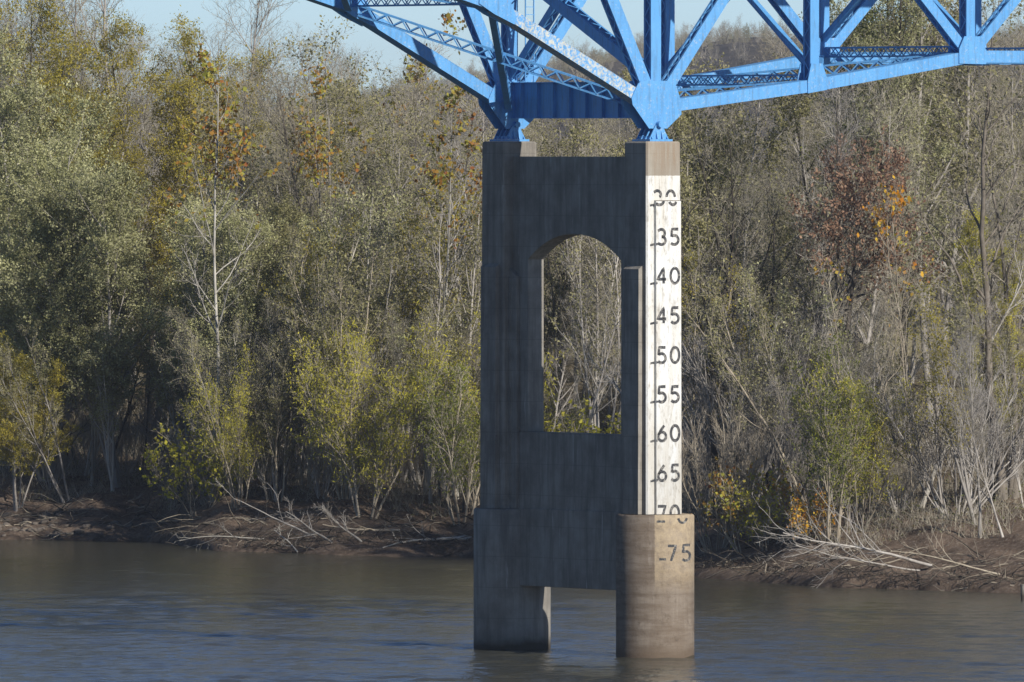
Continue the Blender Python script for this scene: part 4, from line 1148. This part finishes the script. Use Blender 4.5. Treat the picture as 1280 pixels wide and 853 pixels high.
# --- logs, fallen trees, stones: countable, each its own
def log(px, py_d, L, r, az, tilt, seed, label, mat=B_DEAD, group=None, branches=3):
    rng = np.random.default_rng(seed)
    x = px2w(px, 610)
    for _ in range(4):
        y = float(shore(x)) + py_d; x = px2w(px, y)
    g = Geo()
    d = np.array([[math.cos(R(az)) * math.cos(R(tilt)), math.sin(R(az)) * math.cos(R(tilt)), math.sin(R(tilt))]])
    P = march(rng, np.zeros((1, 3)), d, np.array([L]), 12, 0.06, 0.0)
    Rr = radii(np.array([r]), r * 0.35, 12)
    g.tubes(P, Rr, 7, 0)
    if branches:
        p, dd, LL, rr = children(rng, P, Rr, branches, 0.25, 1.0, 40, L * 0.45, 0.5)
        P1 = march(rng, p, dd, LL, 7, 0.15, 0.03); R1 = radii(np.minimum(rr * 0.6, 0.06), 0.008, 7)
        g.tubes(P1, R1, 4, 0)
        p, dd, LL, rr = children(rng, P1, R1, 4, 0.2, 1.0, 40, L * 0.16, 0.4)
        P2 = march(rng, p, dd, LL, 5, 0.18, 0.02); g.tubes(P2, radii(rr * 0.6, 0.005, 5), 3, 0)
        p, dd, LL, rr = children(rng, P2, radii(rr * 0.6, 0.005, 5), 3, 0.2, 1.0, 40, L * 0.07, 0.4)
        g.slivers(p, p + dd * LL[:, None], 0.014, rng, 0)
    o = link('fallen_branch' if branches > 4 else 'driftwood_log', g.mesh('log', [mat], True))
    o.location = (x, y, gz(x, y) + r + 0.03)
    tag(o, label, 'fallen tree' if branches > 4 else 'log', group)
    return o
log(1165, 5.0, 7.0, 0.075, 178, 14, 3, 'bleached fallen tree with fine branches over the right bank', B_GREY, None, 14)
log(1150, 3.5, 6.0, 0.045, 190, 6, 13, 'bleached fallen crown spreading low toward the water on the right bank', B_GREY, None, 12)
log(395, 3.2, 4.6, 0.05, 158, 20, 4, 'pale broken trunk slanting over the left driftwood pile', B_GREY, None, 3)
log(330, 2.4, 4.2, 0.045, 172, 4, 5, 'long pale branch lying flat beside the water left of the slanting trunk', B_DEAD, None, 3)
log(590, 4.5, 4.4, 0.10, 176, 1, 6, 'pale log resting against the bank behind the left drum of the pier', B_DEAD, None, 2)
log(585, 3.4, 4.2, 0.08, 184, 2, 7, 'second pale log just below the one behind the left drum', B_DEAD, None, 2)
log(500, 4.0, 3.8, 0.08, 170, 5, 8, 'grey log on the bank between the willows', B_TAN, None, 3)
log(452, 1.0, 2.6, 0.06, 200, 40, 9, 'upturned root snag standing in the water edge below the willow', B_GREY, None, 12)
log(415, 0.8, 3.0, 0.06, 150, 28, 19, 'grey snag of twigs at the water left of the root snag', B_GREY, None, 11)
log(372, 0.3, 2.2, 0.04, 120, 30, 29, 'forked stick poking from the water below the driftwood', B_DEAD, None, 5)
log(975, -0.6, 2.4, 0.035, 8, 4, 10, 'thin pale stick floating along the right shore', B_DEAD, None, 2)
log(1250, 2.6, 5.0, 0.05, 185, 12, 11, 'pale branch leaning over the bank near the right edge', B_TAN, None, 6)
log(905, 2.5, 4.0, 0.09, 30, 12, 12, 'brown root lying at the foot of the stems beside the pier', B_TAN, None, 9)
log(225, 9, 2.2, 0.16, 95, 84, 14, 'short dark stump standing on the left bank', B_DARK, None, 2)
log(268, 12, 3.2, 0.22, 80, 80, 16, 'thick leaning stump under the light green sapling', B_TAN, None, 2)
log(285, 13, 2.8, 0.18, 60, 72, 17, 'pale leaning stump right of the thick one', B_TAN, None, 2)
def stone_mesh(seed):
    import bmesh
    rng = random.Random(seed)
    bm = bmesh.new(); bmesh.ops.create_icosphere(bm, subdivisions=2, radius=0.5)
    for v in bm.verts:
        k = 1 + 0.35 * (float(vnoise(v.co.x * 2 + seed, v.co.y * 2 + v.co.z, 1.6, seed)) - 0.5)
        v.co = Vector((v.co.x * k * 1.2, v.co.y * k, v.co.z * k * 0.62))
    me = bpy.data.meshes.new('stone'); bm.to_mesh(me); bm.free(); me.materials.append(M_STONE); return me
M_STONE = mat_plain('bank_stone', (0.13, 0.108, 0.088), 0.95)
SM = [stone_mesh(k) for k in range(4)]
rr = random.Random(9)
for i in range(64):
    px = rr.uniform(-12, 85) if i < 50 else rr.uniform(85, 200)
    d = rr.uniform(0.1, 7.5) if i < 50 else rr.uniform(0.1, 2.5)
    x = px2w(px, 650); y = float(shore(x)) + d
    s = rr.uniform(0.2, 0.5)
    o = link('stone', SM[i % 4]); o.location = (x, y, gz(x, y) + s * 0.08); o.scale = (s, s, s)
    o.rotation_euler = (rr.uniform(-.3, .3), rr.uniform(-.3, .3), rr.uniform(0, 6.28))
    tag(o, 'dull brown rubble stone lying on the left end of the muddy bank', 'stone', 'rubble stones on the left bank')

# pale gauge post standing in the water at the right edge, and the far power line
q = MB()
yp = 562.0
n = 14
q.prism([(0.11 * math.cos(2 * math.pi * i / n), 0.11 * math.sin(2 * math.pi * i / n)) for i in range(n)], lambda a, b, h: Vector((a, b, h)), -2.0, 0.62)
q.prism([(0.13 * math.cos(2 * math.pi * i / n), 0.13 * math.sin(2 * math.pi * i / n)) for i in range(n)], lambda a, b, h: Vector((a, b, h)), 0.622, 0.67)
o = q.build('water_post', M_CONC)
o.location = (px2w(1279, yp), yp, 0)
tag(o, 'pale round post standing in the water at the right edge', 'post')

# ------------------------------------------------------------------ thin autumn haze
q = MB()
q.hexa((0, 3500, 30), (4500, 0, 0), (0, 4300, 0), (0, 0, 45))
m = bpy.data.materials.new('haze_air'); m.use_nodes = True
nt = m.node_tree
nt.nodes.remove(nt.nodes['Principled BSDF'])
pv = nt.nodes.new('ShaderNodeVolumePrincipled')
pv.inputs['Color'].default_value = (0.80, 0.87, 1.0, 1)
pv.inputs['Density'].default_value = HAZE
pv.inputs['Anisotropy'].default_value = 0.2
nt.links.new(pv.outputs[0], nt.nodes['Material Output'].inputs['Volume'])
o = q.build('haze', m)
tag(o, 'thin bluish haze over the river valley', None, None, 'stuff')
